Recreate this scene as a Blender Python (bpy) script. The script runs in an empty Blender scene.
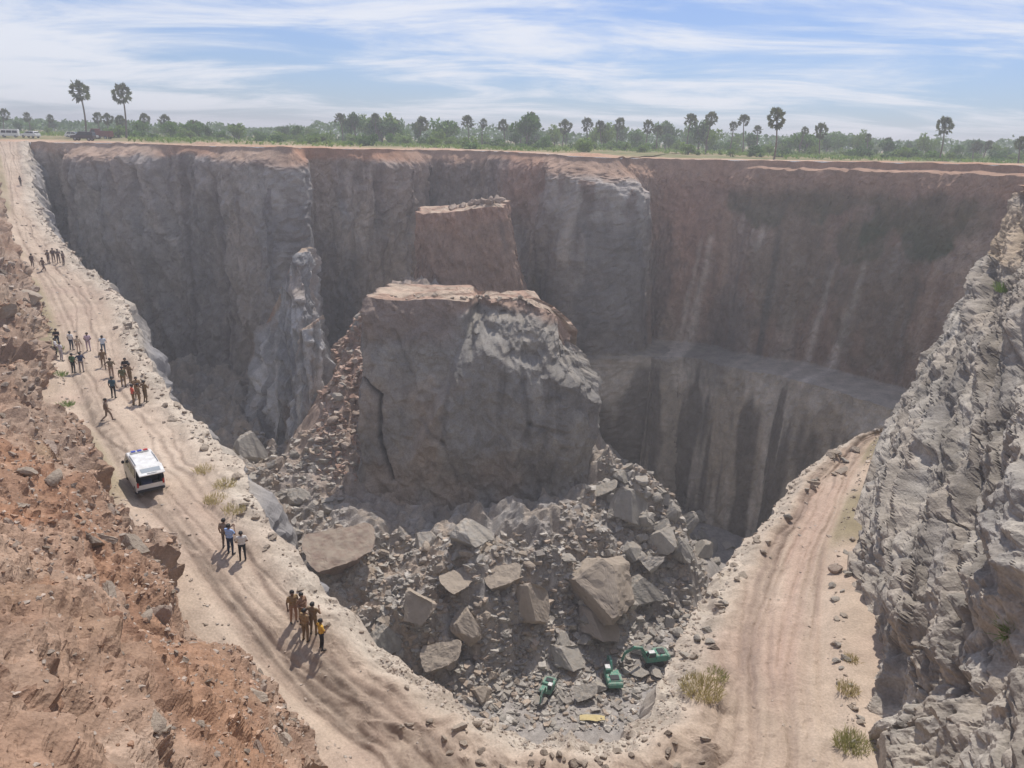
import bpy, bmesh, math, random
import numpy as np
from mathutils import Vector, Matrix
random.seed(7); rng = np.random.default_rng(7)
sc = bpy.context.scene
COL = sc.collection

# ------------------------------------------------------------------ camera
FPX = 773.0
CAMZ = 3.0
PITCH = math.radians(17.7); ROLL = math.radians(1.5)
cam_d = bpy.data.cameras.new('camera'); cam = bpy.data.objects.new('camera', cam_d); COL.objects.link(cam)
fw = np.array([0, math.cos(PITCH), -math.sin(PITCH)])
_u0 = np.array([0, math.sin(PITCH), math.cos(PITCH)]); _r0 = np.array([1.0, 0, 0])
rt = math.cos(ROLL)*_r0 + math.sin(ROLL)*_u0
up = -math.sin(ROLL)*_r0 + math.cos(ROLL)*_u0
M = Matrix(((rt[0], up[0], -fw[0], 0), (rt[1], up[1], -fw[1], 0), (rt[2], up[2], -fw[2], CAMZ), (0, 0, 0, 1)))
cam.matrix_world = M
cam_d.sensor_fit = 'HORIZONTAL'; cam_d.sensor_width = 36.0; cam_d.lens = 36.0*FPX/1024.0
cam_d.clip_start = 0.1; cam_d.clip_end = 20000
sc.camera = cam
CAM = np.array([0, 0, CAMZ])

# ------------------------------------------------------------------ light
SUN_EL = math.radians(63); SUN_AZ = math.radians(18)      # azimuth measured from +y towards +x
w = bpy.data.worlds.new('World'); sc.world = w; w.use_nodes = True
def build_world():
    nt = w.node_tree; N = nt.nodes; L = nt.links; N.clear()
    out = N.new('ShaderNodeOutputWorld'); bg = N.new('ShaderNodeBackground')
    sky = N.new('ShaderNodeTexSky'); sky.sky_type = 'NISHITA'; sky.sun_disc = False
    sky.sun_elevation = SUN_EL; sky.sun_rotation = SUN_AZ
    sky.air_density = 1.0; sky.dust_density = 0.6; sky.ozone_density = 1.5
    bg.inputs['Strength'].default_value = 0.12
    tc = N.new('ShaderNodeTexCoord'); sep = N.new('ShaderNodeSeparateXYZ'); L.new(tc.outputs['Generated'], sep.inputs[0])
    def math_(op, a, b=None):
        n = N.new('ShaderNodeMath'); n.operation = op
        for i, v in enumerate((a, b)):
            if v is None: continue
            if isinstance(v, (int, float)): n.inputs[i].default_value = v
            else: L.new(v, n.inputs[i])
        return n.outputs[0]
    zc = math_('MAXIMUM', sep.outputs['Z'], 0.0)
    den = math_('ADD', zc, 0.10)
    cx = math_('DIVIDE', sep.outputs['X'], den); cy = math_('DIVIDE', sep.outputs['Y'], den)
    cmb = N.new('ShaderNodeCombineXYZ'); L.new(math_('MULTIPLY', cx, 0.62), cmb.inputs[0]); L.new(cy, cmb.inputs[1])
    # slight rotation so the streaks run across the sky
    mp = N.new('ShaderNodeMapping'); mp.inputs['Rotation'].default_value = (0, 0, math.radians(7)); mp.inputs['Location'].default_value = (3.3, 1.7, 0)
    L.new(cmb.outputs[0], mp.inputs[0])
    n1 = N.new('ShaderNodeTexNoise'); n1.inputs['Scale'].default_value = 0.95; n1.inputs['Detail'].default_value = 9; n1.inputs['Roughness'].default_value = 0.62; n1.inputs['Distortion'].default_value = 0.5
    L.new(mp.outputs[0], n1.inputs['Vector'])
    n2 = N.new('ShaderNodeTexNoise'); n2.inputs['Scale'].default_value = 0.22; n2.inputs['Detail'].default_value = 3
    L.new(mp.outputs[0], n2.inputs['Vector'])
    s = math_('ADD', math_('MULTIPLY', n1.outputs[0], 0.75), math_('MULTIPLY', n2.outputs[0], 0.45))
    r = N.new('ShaderNodeMapRange'); r.inputs[1].default_value = 0.50; r.inputs[2].default_value = 0.68; r.clamp = True
    r.interpolation_type = 'SMOOTHSTEP'; L.new(s, r.inputs[0])
    fac = math_('ADD', math_('MULTIPLY', r.outputs[0], 0.74), 0.16)
    tint = N.new('ShaderNodeMix'); tint.data_type = 'RGBA'; tint.blend_type = 'MULTIPLY'; tint.inputs[0].default_value = 1
    L.new(sky.outputs[0], tint.inputs[6]); tint.inputs[7].default_value = (0.44, 0.61, 0.95, 1)
    mix = N.new('ShaderNodeMix'); mix.data_type = 'RGBA'
    L.new(fac, mix.inputs[0]); L.new(tint.outputs[2], mix.inputs[6]); mix.inputs[7].default_value = CLOUD
    L.new(mix.outputs[2], bg.inputs[0]); L.new(bg.outputs[0], out.inputs[0])
CLOUD = (7.2, 7.4, 8.0, 1)
build_world()
sun_d = bpy.data.lights.new('sun', 'SUN'); sun = bpy.data.objects.new('sun', sun_d); COL.objects.link(sun)
sun_d.energy = 4.2; sun_d.angle = math.radians(0.55); sun_d.color = (1.0, 0.95, 0.88)
SD = Vector((math.sin(SUN_AZ)*math.cos(SUN_EL), math.cos(SUN_AZ)*math.cos(SUN_EL), math.sin(SUN_EL)))
sun.rotation_euler = SD.to_track_quat('Z', 'Y').to_euler()
sun.location = (0, 0, 200)
sc.view_settings.view_transform = 'Standard'; sc.view_settings.look = 'None'
sc.view_settings.exposure = 0.0; sc.view_settings.gamma = 1.0
sc.cycles.use_denoising = True
sc.cycles.max_bounces = 6; sc.cycles.diffuse_bounces = 3; sc.cycles.volume_bounces = 0
sc.cycles.caustics_reflective = False; sc.cycles.caustics_refractive = False

# ------------------------------------------------------------------ helpers
def uz(px, py, z):
    r = fw + rt*(px-512)/FPX - up*(py-384)/FPX
    return CAM + r*((z-CAMZ)/r[2])
def uy(px, py, y):
    r = fw + rt*(px-512)/FPX - up*(py-384)/FPX
    return CAM + r*(y/r[1])
def h2(ix, iy, s):
    n = (ix.astype(np.int64)*374761393 + iy.astype(np.int64)*668265263 + int(s)*1274126177) & 0xFFFFFFFF
    n = ((n ^ (n >> 13))*1274126177) & 0xFFFFFFFF
    n = ((n ^ (n >> 15))*2246822519) & 0xFFFFFFFF
    return ((n ^ (n >> 16)) & 0xFFFFFF)/float(0x1000000)
def vn(x, y, s):
    ix = np.floor(x); iy = np.floor(y); fx = x-ix; fy = y-iy
    fx = fx*fx*(3-2*fx); fy = fy*fy*(3-2*fy)
    a = h2(ix, iy, s); b = h2(ix+1, iy, s); c = h2(ix, iy+1, s); d = h2(ix+1, iy+1, s)
    return (a+(b-a)*fx)*(1-fy) + (c+(d-c)*fx)*fy
def fbm(x, y, s, o=4, g=0.5):
    t = 0; a = 1.0; n = 0
    for i in range(o):
        t = t + a*(vn(x*2**i, y*2**i, s+i*17)-0.5); n += a; a *= g
    return t/n*2.0           # about -1..1
def tri(x, y, s):
    """continuous piecewise-planar relief: random heights on a warped triangle lattice"""
    w1 = vn(x*0.7+5.2, y*0.7, s+61)-0.5; w2 = vn(x*0.7, y*0.7+9.1, s+67)-0.5
    x = x+1.1*w1; y = y+1.1*w2
    q = (x+y)*0.3660254; u = x+q; v = y+q; i = np.floor(u); j = np.floor(v); u = u-i; v = v-j
    a = h2(i, j, s); d = h2(i+1, j+1, s); b = np.where(u > v, h2(i+1, j, s), h2(i, j+1, s))
    hi = np.maximum(u, v); lo = np.minimum(u, v)
    return a*(1-hi)+b*(hi-lo)+d*lo-0.5
def facet(x, y, s, slope=0.7, soft=0.16, k=0.85, st=0.45):
    """broken-rock relief: every cell is a plane of its own height and tilt; returns (relief, edge distance, cell id)"""
    ix = np.floor(x); iy = np.floor(y)
    d1 = np.full(x.shape, 9.0); d2 = np.full(x.shape, 9.0); val = np.zeros(x.shape); cid = np.zeros(x.shape)
    for dx in (-1, 0, 1):
        for dy in (-1, 0, 1):
            jx = ix+dx; jy = iy+dy
            px = jx+0.1+0.8*h2(jx, jy, s); py = jy+0.1+0.8*h2(jx, jy, s+1)
            ex = x-px; ey = y-py; d = np.sqrt(ex*ex+ey*ey)
            v = (h2(jx, jy, s+2)-0.5) + slope*((h2(jx, jy, s+3)-0.5)*ex + (h2(jx, jy, s+4)-0.5)*ey)*2
            m = d < d1
            d2 = np.where(m, d1, np.minimum(d2, d)); val = np.where(m, v, val)
            cid = np.where(m, h2(jx, jy, s+5), cid); d1 = np.where(m, d, d1)
    e = d2-d1
    return st*val*(1-k+k*sstep(0, soft, e)) + 1.25*tri(x*1.15, y*1.15, s+71), e, cid
def sstep(a, b, x):
    t = np.clip((x-a)/(b-a), 0, 1); return t*t*(3-2*t)
def resample(pts, n, k=None):
    """Catmull-Rom through pts, n samples equally spaced in control index (or by arc length if k=='arc')"""
    P = np.asarray(pts, float); m = len(P)
    Q = np.vstack([2*P[0]-P[1], P, 2*P[-1]-P[-2]])
    t = np.linspace(0, m-1, n) if k is None else k
    i = np.clip(np.floor(t).astype(int), 0, m-2); f = (t-i)[:, None]
    p0, p1, p2, p3 = Q[i], Q[i+1], Q[i+2], Q[i+3]
    return 0.5*((2*p1)+(-p0+p2)*f+(2*p0-5*p1+4*p2-p3)*f*f+(-p0+3*p1-3*p2+p3)*f**3)
def lin(pts, t):
    P = np.asarray(pts, float); i = np.clip(np.floor(t).astype(int), 0, len(P)-2); f = (t-i)[:, None]
    return P[i]*(1-f)+P[i+1]*f
def normals(P):
    du = np.gradient(P, axis=0); dv = np.gradient(P, axis=1)
    n = np.cross(du, dv); n /= np.linalg.norm(n, axis=2, keepdims=True)+1e-9
    return n
def smooth_rows(A, k):
    if k < 1: return A
    ker = np.ones(2*k+1)/(2*k+1)
    B = np.pad(A, ((k, k), (0, 0)), mode='edge')
    return np.stack([np.convolve(B[:, j], ker, 'valid') for j in range(A.shape[1])], axis=1)
def mesh_grid(name, P, mat, col=None, smooth=False, flip=False, cyclic=False):
    nu, nv = P.shape[:2]
    idx = np.arange(nu*nv).reshape(nu, nv)
    if cyclic: a = idx; b = np.roll(idx, -1, axis=0); Q = np.stack([a[:, :-1], b[:, :-1], b[:, 1:], a[:, 1:]], -1).reshape(-1, 4)
    else: Q = np.stack([idx[:-1, :-1], idx[1:, :-1], idx[1:, 1:], idx[:-1, 1:]], -1).reshape(-1, 4)
    if flip: Q = Q[:, ::-1]
    return mesh_raw(name, P.reshape(-1, 3), Q, mat, None if col is None else col.reshape(-1, 3), smooth)
def mesh_raw(name, V, Q, mat, col=None, smooth=False):
    me = bpy.data.meshes.new(name); Q = np.ascontiguousarray(Q, dtype=np.int32); k = Q.shape[1]
    me.vertices.add(len(V)); me.vertices.foreach_set('co', np.ascontiguousarray(V, dtype=np.float32).ravel())
    me.loops.add(Q.size); me.loops.foreach_set('vertex_index', Q.ravel())
    me.polygons.add(len(Q)); me.polygons.foreach_set('loop_start', np.arange(0, Q.size, k, dtype=np.int32))
    me.polygons.foreach_set('loop_total', np.full(len(Q), k, np.int32))
    me.update(calc_edges=True); me.validate()
    if smooth: me.polygons.foreach_set('use_smooth', np.ones(len(Q), bool))
    else: me.polygons.foreach_set('use_smooth', np.zeros(len(Q), bool))
    if col is not None:
        a = me.attributes.new('Col', 'FLOAT_COLOR', 'POINT')
        a.data.foreach_set('color', np.hstack([np.clip(col, 0, 1), np.ones((len(col), 1))]).astype(np.float32).ravel())
    me.materials.append(mat)
    o = bpy.data.objects.new(name, me); COL.objects.link(o)
    return o
def tag(o, label=None, cat=None, group=None, kind=None):
    if label: o['label'] = label
    if cat: o['category'] = cat
    if group: o['group'] = group
    if kind: o['kind'] = kind
    return o
def mixc(a, b, m):
    return a*(1-m[..., None]) + np.asarray(b)*m[..., None]
def const(shape, c):
    return np.ones(tuple(shape)+(3,))*np.asarray(c)

# ------------------------------------------------------------------ materials
def mat_ground(name, var=0.35, scale=1.2, fine=9.0, bump=0.35, bump_d=0.06, rough=0.95):
    """surface colour comes from the Col attribute (soil / rock kind); noise adds grain and relief"""
    m = bpy.data.materials.new(name); m.use_nodes = True; nt = m.node_tree; N = nt.nodes; L = nt.links
    b = N['Principled BSDF']; b.inputs['Roughness'].default_value = rough
    b.inputs['Specular IOR Level'].default_value = 0.15
    at = N.new('ShaderNodeAttribute'); at.attribute_name = 'Col'
    tc = N.new('ShaderNodeTexCoord')
    n1 = N.new('ShaderNodeTexNoise'); n1.inputs['Scale'].default_value = scale; n1.inputs['Detail'].default_value = 8; n1.inputs['Roughness'].default_value = 0.65
    n2 = N.new('ShaderNodeTexNoise'); n2.inputs['Scale'].default_value = fine; n2.inputs['Detail'].default_value = 5
    L.new(tc.outputs['Object'], n1.inputs['Vector']); L.new(tc.outputs['Object'], n2.inputs['Vector'])
    r = N.new('ShaderNodeMapRange'); r.inputs[1].default_value = 0.3; r.inputs[2].default_value = 0.7
    r.inputs[3].default_value = 1-var; r.inputs[4].default_value = 1+var; L.new(n1.outputs[0], r.inputs[0])
    r2 = N.new('ShaderNodeMapRange'); r2.inputs[1].default_value = 0.3; r2.inputs[2].default_value = 0.7
    r2.inputs[3].default_value = 0.85; r2.inputs[4].default_value = 1.15; L.new(n2.outputs[0], r2.inputs[0])
    mu = N.new('ShaderNodeMath'); mu.operation = 'MULTIPLY'; L.new(r.outputs[0], mu.inputs[0]); L.new(r2.outputs[0], mu.inputs[1])
    mx = N.new('ShaderNodeVectorMath'); mx.operation = 'SCALE'; L.new(at.outputs['Color'], mx.inputs[0]); L.new(mu.outputs[0], mx.inputs['Scale'])
    L.new(mx.outputs[0], b.inputs['Base Color'])
    bp = N.new('ShaderNodeBump'); bp.inputs['Strength'].default_value = bump; bp.inputs['Distance'].default_value = bump_d
    ad = N.new('ShaderNodeMath'); ad.operation = 'ADD'; L.new(n1.outputs[0], ad.inputs[0]); L.new(n2.outputs[0], ad.inputs[1])
    L.new(ad.outputs[0], bp.inputs['Height']); L.new(bp.outputs[0], b.inputs['Normal'])
    return m
def mat_plain(name, color, rough=0.6, metal=0.0, var=0.12, scale=6.0, spec=0.4):
    m = bpy.data.materials.new(name); m.use_nodes = True; nt = m.node_tree; N = nt.nodes; L = nt.links
    b = N['Principled BSDF']; b.inputs['Roughness'].default_value = rough; b.inputs['Metallic'].default_value = metal
    b.inputs['Specular IOR Level'].default_value = spec
    tc = N.new('ShaderNodeTexCoord'); n = N.new('ShaderNodeTexNoise'); n.inputs['Scale'].default_value = scale; n.inputs['Detail'].default_value = 4
    L.new(tc.outputs['Object'], n.inputs['Vector'])
    mx = N.new('ShaderNodeMix'); mx.data_type = 'RGBA'
    mx.inputs[6].default_value = tuple(c*(1-var) for c in color)+(1,); mx.inputs[7].default_value = tuple(min(1, c*(1+var)) for c in color)+(1,)
    L.new(n.outputs[0], mx.inputs[0]); L.new(mx.outputs[2], b.inputs['Base Color'])
    return m
def mat_leaf(name, c1, c2):
    m = bpy.data.materials.new(name); m.use_nodes = True; nt = m.node_tree; N = nt.nodes; L = nt.links
    b = N['Principled BSDF']; b.inputs['Roughness'].default_value = 0.6; b.inputs['Specular IOR Level'].default_value = 0.25
    g = N.new('ShaderNodeNewGeometry'); mx = N.new('ShaderNodeMix'); mx.data_type = 'RGBA'
    mx.inputs[6].default_value = c1+(1,); mx.inputs[7].default_value = c2+(1,)
    L.new(g.outputs['Random Per Island'], mx.inputs[0]); L.new(mx.outputs[2], b.inputs['Base Color'])
    tr = N.new('ShaderNodeBsdfTranslucent'); L.new(mx.outputs[2], tr.inputs[0])
    ms = N.new('ShaderNodeMixShader'); ms.inputs[0].default_value = 0.35
    L.new(b.outputs[0], ms.inputs[1]); L.new(tr.outputs[0], ms.inputs[2]); L.new(ms.outputs[0], N['Material Output'].inputs[0])
    return m
M_ROCK = mat_ground('quarry_rock', 0.30, 0.5, 5.0, 0.5, 0.12)
M_CLIFF = mat_ground('near_granite', 0.30, 1.1, 9.0, 0.6, 0.08)
M_SOIL = mat_ground('loose_soil', 0.28, 1.4, 11.0, 0.7, 0.08)
M_ROAD = mat_ground('haul_road_dust', 0.14, 0.8, 9.0, 0.35, 0.05)
M_RUBBLE = mat_ground('rubble', 0.30, 1.2, 7.0, 0.6, 0.1)
GREY = np.array((0.235, 0.225, 0.225)); PALE = np.array((0.44, 0.41, 0.37)); RED = np.array((0.34, 0.185, 0.115))
TAN = np.array((0.44, 0.345, 0.265)); BROWN = np.array((0.25, 0.19, 0.15)); OCHRE = np.array((0.44, 0.32, 0.21))

# ------------------------------------------------------------------ haul road: inner edge / lip pairs
PX = lambda *a: uz(*a)
PAIRS = [(PX(-10,141,-.3), PX(28,142,-.3)), (PX(-3,158,-3), PX(30,165,-4)), (PX(0,180,-6), PX(34,190,-7.5)), (PX(3,210,-9), PX(42,215,-10)),
 (PX(14,250,-12), PX(64,245,-12)), (PX(26,278,-13.5), PX(88,268,-13.2)), (PX(38,305,-14.7), PX(114,290,-14.2)), (PX(50,345,-16), PX(134,320,-15.2)),
 (PX(58,385,-16.7), PX(144,350,-16)), (PX(66,415,-17), PX(162,382,-16.6)), (PX(80,440,-17), PX(185,410,-16.9)), (PX(95,468,-17), PX(212,437,-17)),
 (PX(115,500,-17), PX(242,470,-17)), (PX(132,520,-17.1), PX(258,500,-17.1)), (PX(155,545,-17.4), PX(280,535,-17.7)), (PX(182,582,-18.2), PX(318,580,-18.7)),
 (PX(207,620,-19), PX(348,614,-19.5)), (PX(235,660,-20), PX(384,652,-20.4)), (PX(275,705,-20.8), PX(424,680,-21)), (PX(320,745,-21.3), PX(470,712,-21.6)),
 (PX(345,768,-21.5), PX(505,727,-21.9)), ((-2.5,20.5,-21.8), PX(545,737,-22)), ((2,18.5,-22), PX(575,739,-22)), ((7,18,-22), PX(600,737,-22)),
 ((11,20,-22), PX(622,727,-22)), ((14,23,-22), PX(642,713,-22)), (PX(870,768,-22), PX(655,690,-22)), (PX(856,720,-22), PX(668,662,-22)),
 (PX(846,670,-22), PX(684,632,-22)), (PX(841,610,-22), PX(700,596,-22)), (PX(841,570,-22), PX(722,568,-22)), (PX(846,530,-22), PX(748,540,-22)),
 (PX(856,497,-22), PX(772,508,-22)), (PX(868,465,-22), PX(800,475,-22)), (PX(888,434,-22), PX(850,441,-22)), ((43,70.5,-22), PX(890,428,-22)), ((62,75,-22), (56,84,-22))]
INNER = np.array([p[0] for p in PAIRS], float); LIP = np.array([p[1] for p in PAIRS], float)
NP_ = len(PAIRS)
def arc_t(C, n):
    f = resample(C, 4000); d = np.concatenate([[0], np.cumsum(np.linalg.norm(np.diff(f, axis=0), axis=1))])
    wgt = 1.0
    return np.interp(np.linspace(0, d[-1], n), d, np.linspace(0, len(C)-1, 4000))

# road sheet: t 0..1 inner edge -> lip, then the wall below the lip down to the pit
def build_road():
    nu = 900
    # parameter density: more samples near the camera
    f = resample((INNER+LIP)/2, 4000); dd = np.linalg.norm(np.diff(f, axis=0), axis=1)
    dist = np.linalg.norm(f-CAM, axis=1)[1:]
    c = np.concatenate([[0], np.cumsum(dd/dist**0.8)])
    t = np.interp(np.linspace(0, c[-1], nu), c, np.linspace(0, NP_-1, 4000))
    I = resample(INNER, 0, t); Lp = resample(LIP, 0, t)
    s = np.concatenate([[0], np.cumsum(np.linalg.norm(np.diff((I+Lp)/2, axis=0), axis=1))])
    # ragged lip
    dirv = Lp-I; wd = np.linalg.norm(dirv[:, :2], axis=1); d2 = dirv/wd[:, None]; d2[:, 2] = 0
    rag = 0.55*fbm(s*0.45, s*0+3.1, 11, 4) + 0.45*facet(s*0.55, s*0+0.3, 21)[0]
    Lp = Lp + d2*np.clip(rag, -0.7, 0.5)[:, None]
    ia = np.concatenate([np.linspace(-0.40, 0.0, 9)[:-1], np.linspace(0, 1, 112)])
    T = np.tile(ia, (nu, 1)); S = np.tile(s[:, None], (1, len(ia)))
    P = I[:, None, :] + (Lp-I)[:, None, :]*T[..., None]
    X = P[..., 0]; Y = P[..., 1]
    W = np.tile(wd[:, None], (1, len(ia))); m = T*W          # metres from the inner edge
    e = W - m                                                # metres from the lip
    z = P[..., 2]
    near = sstep(330, 0, 0*S)                                # placeholder 1
    fr = (t[:, None] > 14.5) & (t[:, None] < 27)
    front = np.tile((sstep(14, 18, t)*(1-sstep(25.5, 27.5, t)))[:, None], (1, len(ia)))
    right = np.tile(sstep(26, 28, t)[:, None], (1, len(ia)))
    left = 1-np.maximum(front*0, np.tile(sstep(20, 23, t)[:, None], (1, len(ia))))
    # berm along the lip
    bw = 1.4+0.9*front+0.4*right
    berm = np.exp(-((e-bw*0.9)/(bw*0.55))**2)
    lump = 0.5+0.5*fbm(X*0.5, Y*0.5, 5, 4)
    z = z + berm*(0.25+0.5*front+0.25*right)*(0.35+1.1*lump)
    fa, ed, ci = facet(X*1.1, Y*1.1, 41, 0.8)
    fb, eb, cb = facet(X*0.5+3, Y*0.5, 47, 0.6)
    rocky = sstep(2.6, 0.6, e)*(0.55+0.6*vn(X*0.3, Y*0.3, 9))
    z = z + rocky*(0.30*fa+0.35*fb)
    # inner ditch and bank
    z = z + 0.25*sstep(0.9, 0.0, m)*(0.5+vn(X*0.8, Y*0.8, 13)) - 0.10*np.exp(-((m-1.2)/0.4)**2)
    # wheel ruts
    c0 = W*(0.42+0.05*np.sin(S*0.05)) + 0.5*fbm(S*0.06, S*0, 71, 2)
    rut = 0
    for off, dep in ((-0.95, 1), (0.75, 1), (-2.3, 0.65), (2.2, 0.55), (-1.5, .5), (1.4, .4)):
        rut = rut + dep*np.exp(-((m-c0-off-0.25*fbm(S*0.12, S*0+off, 73, 2))/0.20)**2)*(0.35+0.65*vn(S*0.25, S*0+off*7, 79))
    for k_ in range(5):                                   # wandering single tracks that cross the main pair
        cc = W*(0.18+0.15*k_) + 1.3*np.sin(S*(0.045+0.017*k_)+k_*1.9) + 0.5*fbm(S*0.1, S*0, 75+k_, 2)
        for o2 in (-0.7, 0.7): rut = rut + 0.45*np.exp(-((m-cc-o2)/0.13)**2)*sstep(0.45, 0.7, vn(S*0.05, S*0+k_*9, 77))
    hole = sstep(0.35, 0.65, fbm(X*0.55, Y*0.55, 87, 4)); rut = rut + 0.5*hole
    onroad = sstep(0.6, 1.4, m)*sstep(1.6, 2.6, e)
    z = z + onroad*0.05*sstep(0.2, 0.7, fbm(X*2.6, Y*2.6, 89, 3))
    z = z - 0.15*rut*onroad + onroad*(0.05*fbm(X*0.9, Y*0.9, 83, 4)+0.07*fbm(X*0.22, Y*0.22, 85, 3))
    P[..., 2] = z
    # colours: pinkish tan dust, paler rock at the lip, browner in ruts, dry grass by the inner ditch
    col = const(X.shape, TAN)
    n1 = fbm(X*0.18, Y*0.18, 91, 4); n2 = fbm(X*0.9, Y*0.9, 93, 4)
    col = mixc(col, (0.53, 0.43, 0.34), sstep(0.0, 0.7, n1)*0.7)
    col = mixc(col, (0.39, 0.285, 0.225), sstep(0.05, 0.7, -n1)*0.6)
    st = fbm(S*0.05, m*1.6, 95, 4)
    col = mixc(col, (0.33, 0.235, 0.18), onroad*sstep(0.0, 0.8, st)*0.55)
    col = mixc(col, (0.31, 0.235, 0.185), np.clip(rut*onroad, 0, 1)*0.65)
    col = mixc(col, (0.42, 0.29, 0.23), right*onroad*sstep(-0.2, 0.5, fbm(S*0.08, m*0.7, 97, 3))*0.5)
    col = mixc(col, (0.24, 0.18, 0.145), right*onroad*sstep(0.12, 0.42, fbm(S*0.035+3, m*1.1, 98, 4))*0.6)
    col = mixc(col, (0.48, 0.42, 0.345), rocky*0.85)
    col = mixc(col, (0.30, 0.25, 0.20), rocky*sstep(0.45, 0.8, vn(X*0.7, Y*0.7, 99))*0.6)
    tb = np.exp(-((m-1.9-0.5*fbm(S*0.05, S*0, 105, 2))/0.45)**2)*left*sstep(6, 9, np.tile(t[:, None], (1, len(ia))))*(0.35+0.65*sstep(0.35, 0.6, vn(S*1.6, m*3.0, 107)))
    col = mixc(col, (0.20, 0.155, 0.12), tb*0.7); P[..., 2] -= tb*0.06
    rg = np.exp(-((e-3.6)/0.55)**2)*np.tile((sstep(15.5, 18, t)*(1-sstep(24, 26, t)))[:, None], (1, len(ia)))*(0.4+0.6*sstep(0.3, 0.6, vn(X*1.3, Y*1.3, 109)))
    col = mixc(col, (0.17, 0.13, 0.10), rg*0.7); P[..., 2] += rg*0.30*(0.4+vn(X*2.2, Y*2.2, 113))
    # dark clods on the road side of the berm
    clod = sstep(0.10, 0.45, n2)*np.exp(-((e-bw*1.5)/(bw*0.55))**2)
    col = mixc(col, (0.17, 0.125, 0.095), clod*0.75*np.maximum(front, 0.4))
    P[..., 2] += clod*0.22*front
    gr = np.tile((1-sstep(11, 13, t)*(1-right[:, 0]))[:, None], (1, len(ia)))*sstep(1.5, 0.5, m)*sstep(0.35, 0.65, vn(S*0.12, m*0, 101))
    col = mixc(col, (0.19, 0.165, 0.085), gr*0.65)
    # wall under the lip
    nvw = 70; v = np.linspace(0, 1, nvw+1)[1:]**1.25
    lipP = P[:, -1, :]
    inw = smooth_rows(d2, 6)
    zb = -66.0
    wall = np.repeat(lipP[:, None, :], nvw, axis=1).copy()
    H = (lipP[:, 2]-zb)[:, None]*v[None, :]
    SS = np.tile(s[:, None], (1, nvw))
    fw1, e1, c1 = facet(SS*0.35, H*0.22, 111, 0.9); fw2, e2, c2 = facet(SS*0.9, H*0.7, 117, 0.8)
    rgt = sstep(23, 26, t)[:, None]; prof = (1.6*sstep(0.0, 5.0, H) + 0.10*H)*(1-0.85*rgt) + (1.6*fw1+0.5*fw2)*sstep(0, 1.2, H)*(1-0.5*rgt)
    wall[..., 0] += inw[:, None, 0]*prof; wall[..., 1] += inw[:, None, 1]*prof; wall[..., 2] -= H
    wc = const(SS.shape, GREY*1.15); wc = mixc(wc, (0.36, 0.32, 0.27), sstep(0.3, 0.9, c1)*0.6)
    wc = mixc(wc, (0.46, 0.40, 0.33), sstep(3.0, 0.3, H)*0.9)
    PP = np.concatenate([P, wall], 1); CC = np.concatenate([col, wc], 1)
    o = mesh_grid('road', PP, M_ROAD, CC, flip=True)
    tag(o, kind='structure')
    return P.reshape(-1, 3)
ROADV = build_road()
def road_z(x, y):
    d = (ROADV[:, 0]-x)**2+(ROADV[:, 1]-y)**2
    i = np.argpartition(d, 4)[:4]
    return float(ROADV[i, 2].mean())
def on_road(px, py, z0=-18):
    """the point of the road surface seen at a pixel"""
    z = z0
    for _ in range(6):
        p = uz(px, py, z); z = 0.5*z+0.5*road_z(p[0], p[1])
    p = uz(px, py, z); return np.array([p[0], p[1], road_z(p[0], p[1])])

# ------------------------------------------------------------------ rim lines
TOP_L = {0: (-112,163,.2), 1: (-107,146,.5), 2: (-102,128,.6), 3: (-93,108,.6), 4: (-82,90,.6), 5: (-75,78,.6), 6: (-68,68,.6), 7: (-61,57,.6), 8: (-55,48,.6),
         9: (-50,41,.7), 10: (-46,36,.7), 11: (-42,31,.7), 12: (-38,26,.7), 13: (-35,23,.7), 14: (-32,19,.8), 15: (-28,15,.8), 16: (-24,11.5,.8), 17: (-20,8.5,.9),
         18: (-16,6,.9), 19: (-12,4,1), 20: (-8,2.6,1), 21: (-4.5,1.6,1), 22: (-1,1.1,1), 23: (2.5,1.5,1)}
TOP_R = {23: (2.5,1.5,1), 24: (9,4.5,.9), 25: (15.5,10,.8), 26: (20.2,17.5,.7), 27: (23.2,24,.6), 28: (26.2,30.5,.6), 29: (29,37,.5), 30: (31.6,43,.5), 31: (34,49,.5),
         32: (36.4,55,.4), 33: (38.8,60.5,.4), 34: (41.2,66,.3), 35: (52,66.5,.4), 36: (70,69,.5)}
TLA = np.array([TOP_L[i] for i in range(0, 24)], float); TRA = np.array([TOP_R[i] for i in range(23, 37)], float)

def near_param(F, T, n, pw):
    f = resample(F, 3000); g = resample(T, 3000); mid = (f+g)/2
    dd = np.maximum(np.linalg.norm(np.diff(f, axis=0), axis=1), np.linalg.norm(np.diff(g, axis=0), axis=1))
    c = np.concatenate([[0], np.cumsum(dd/np.linalg.norm(mid-CAM, axis=1)[1:]**pw)])
    return np.interp(np.linspace(0, c[-1], n), c, np.linspace(0, len(F)-1, 3000))

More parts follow.
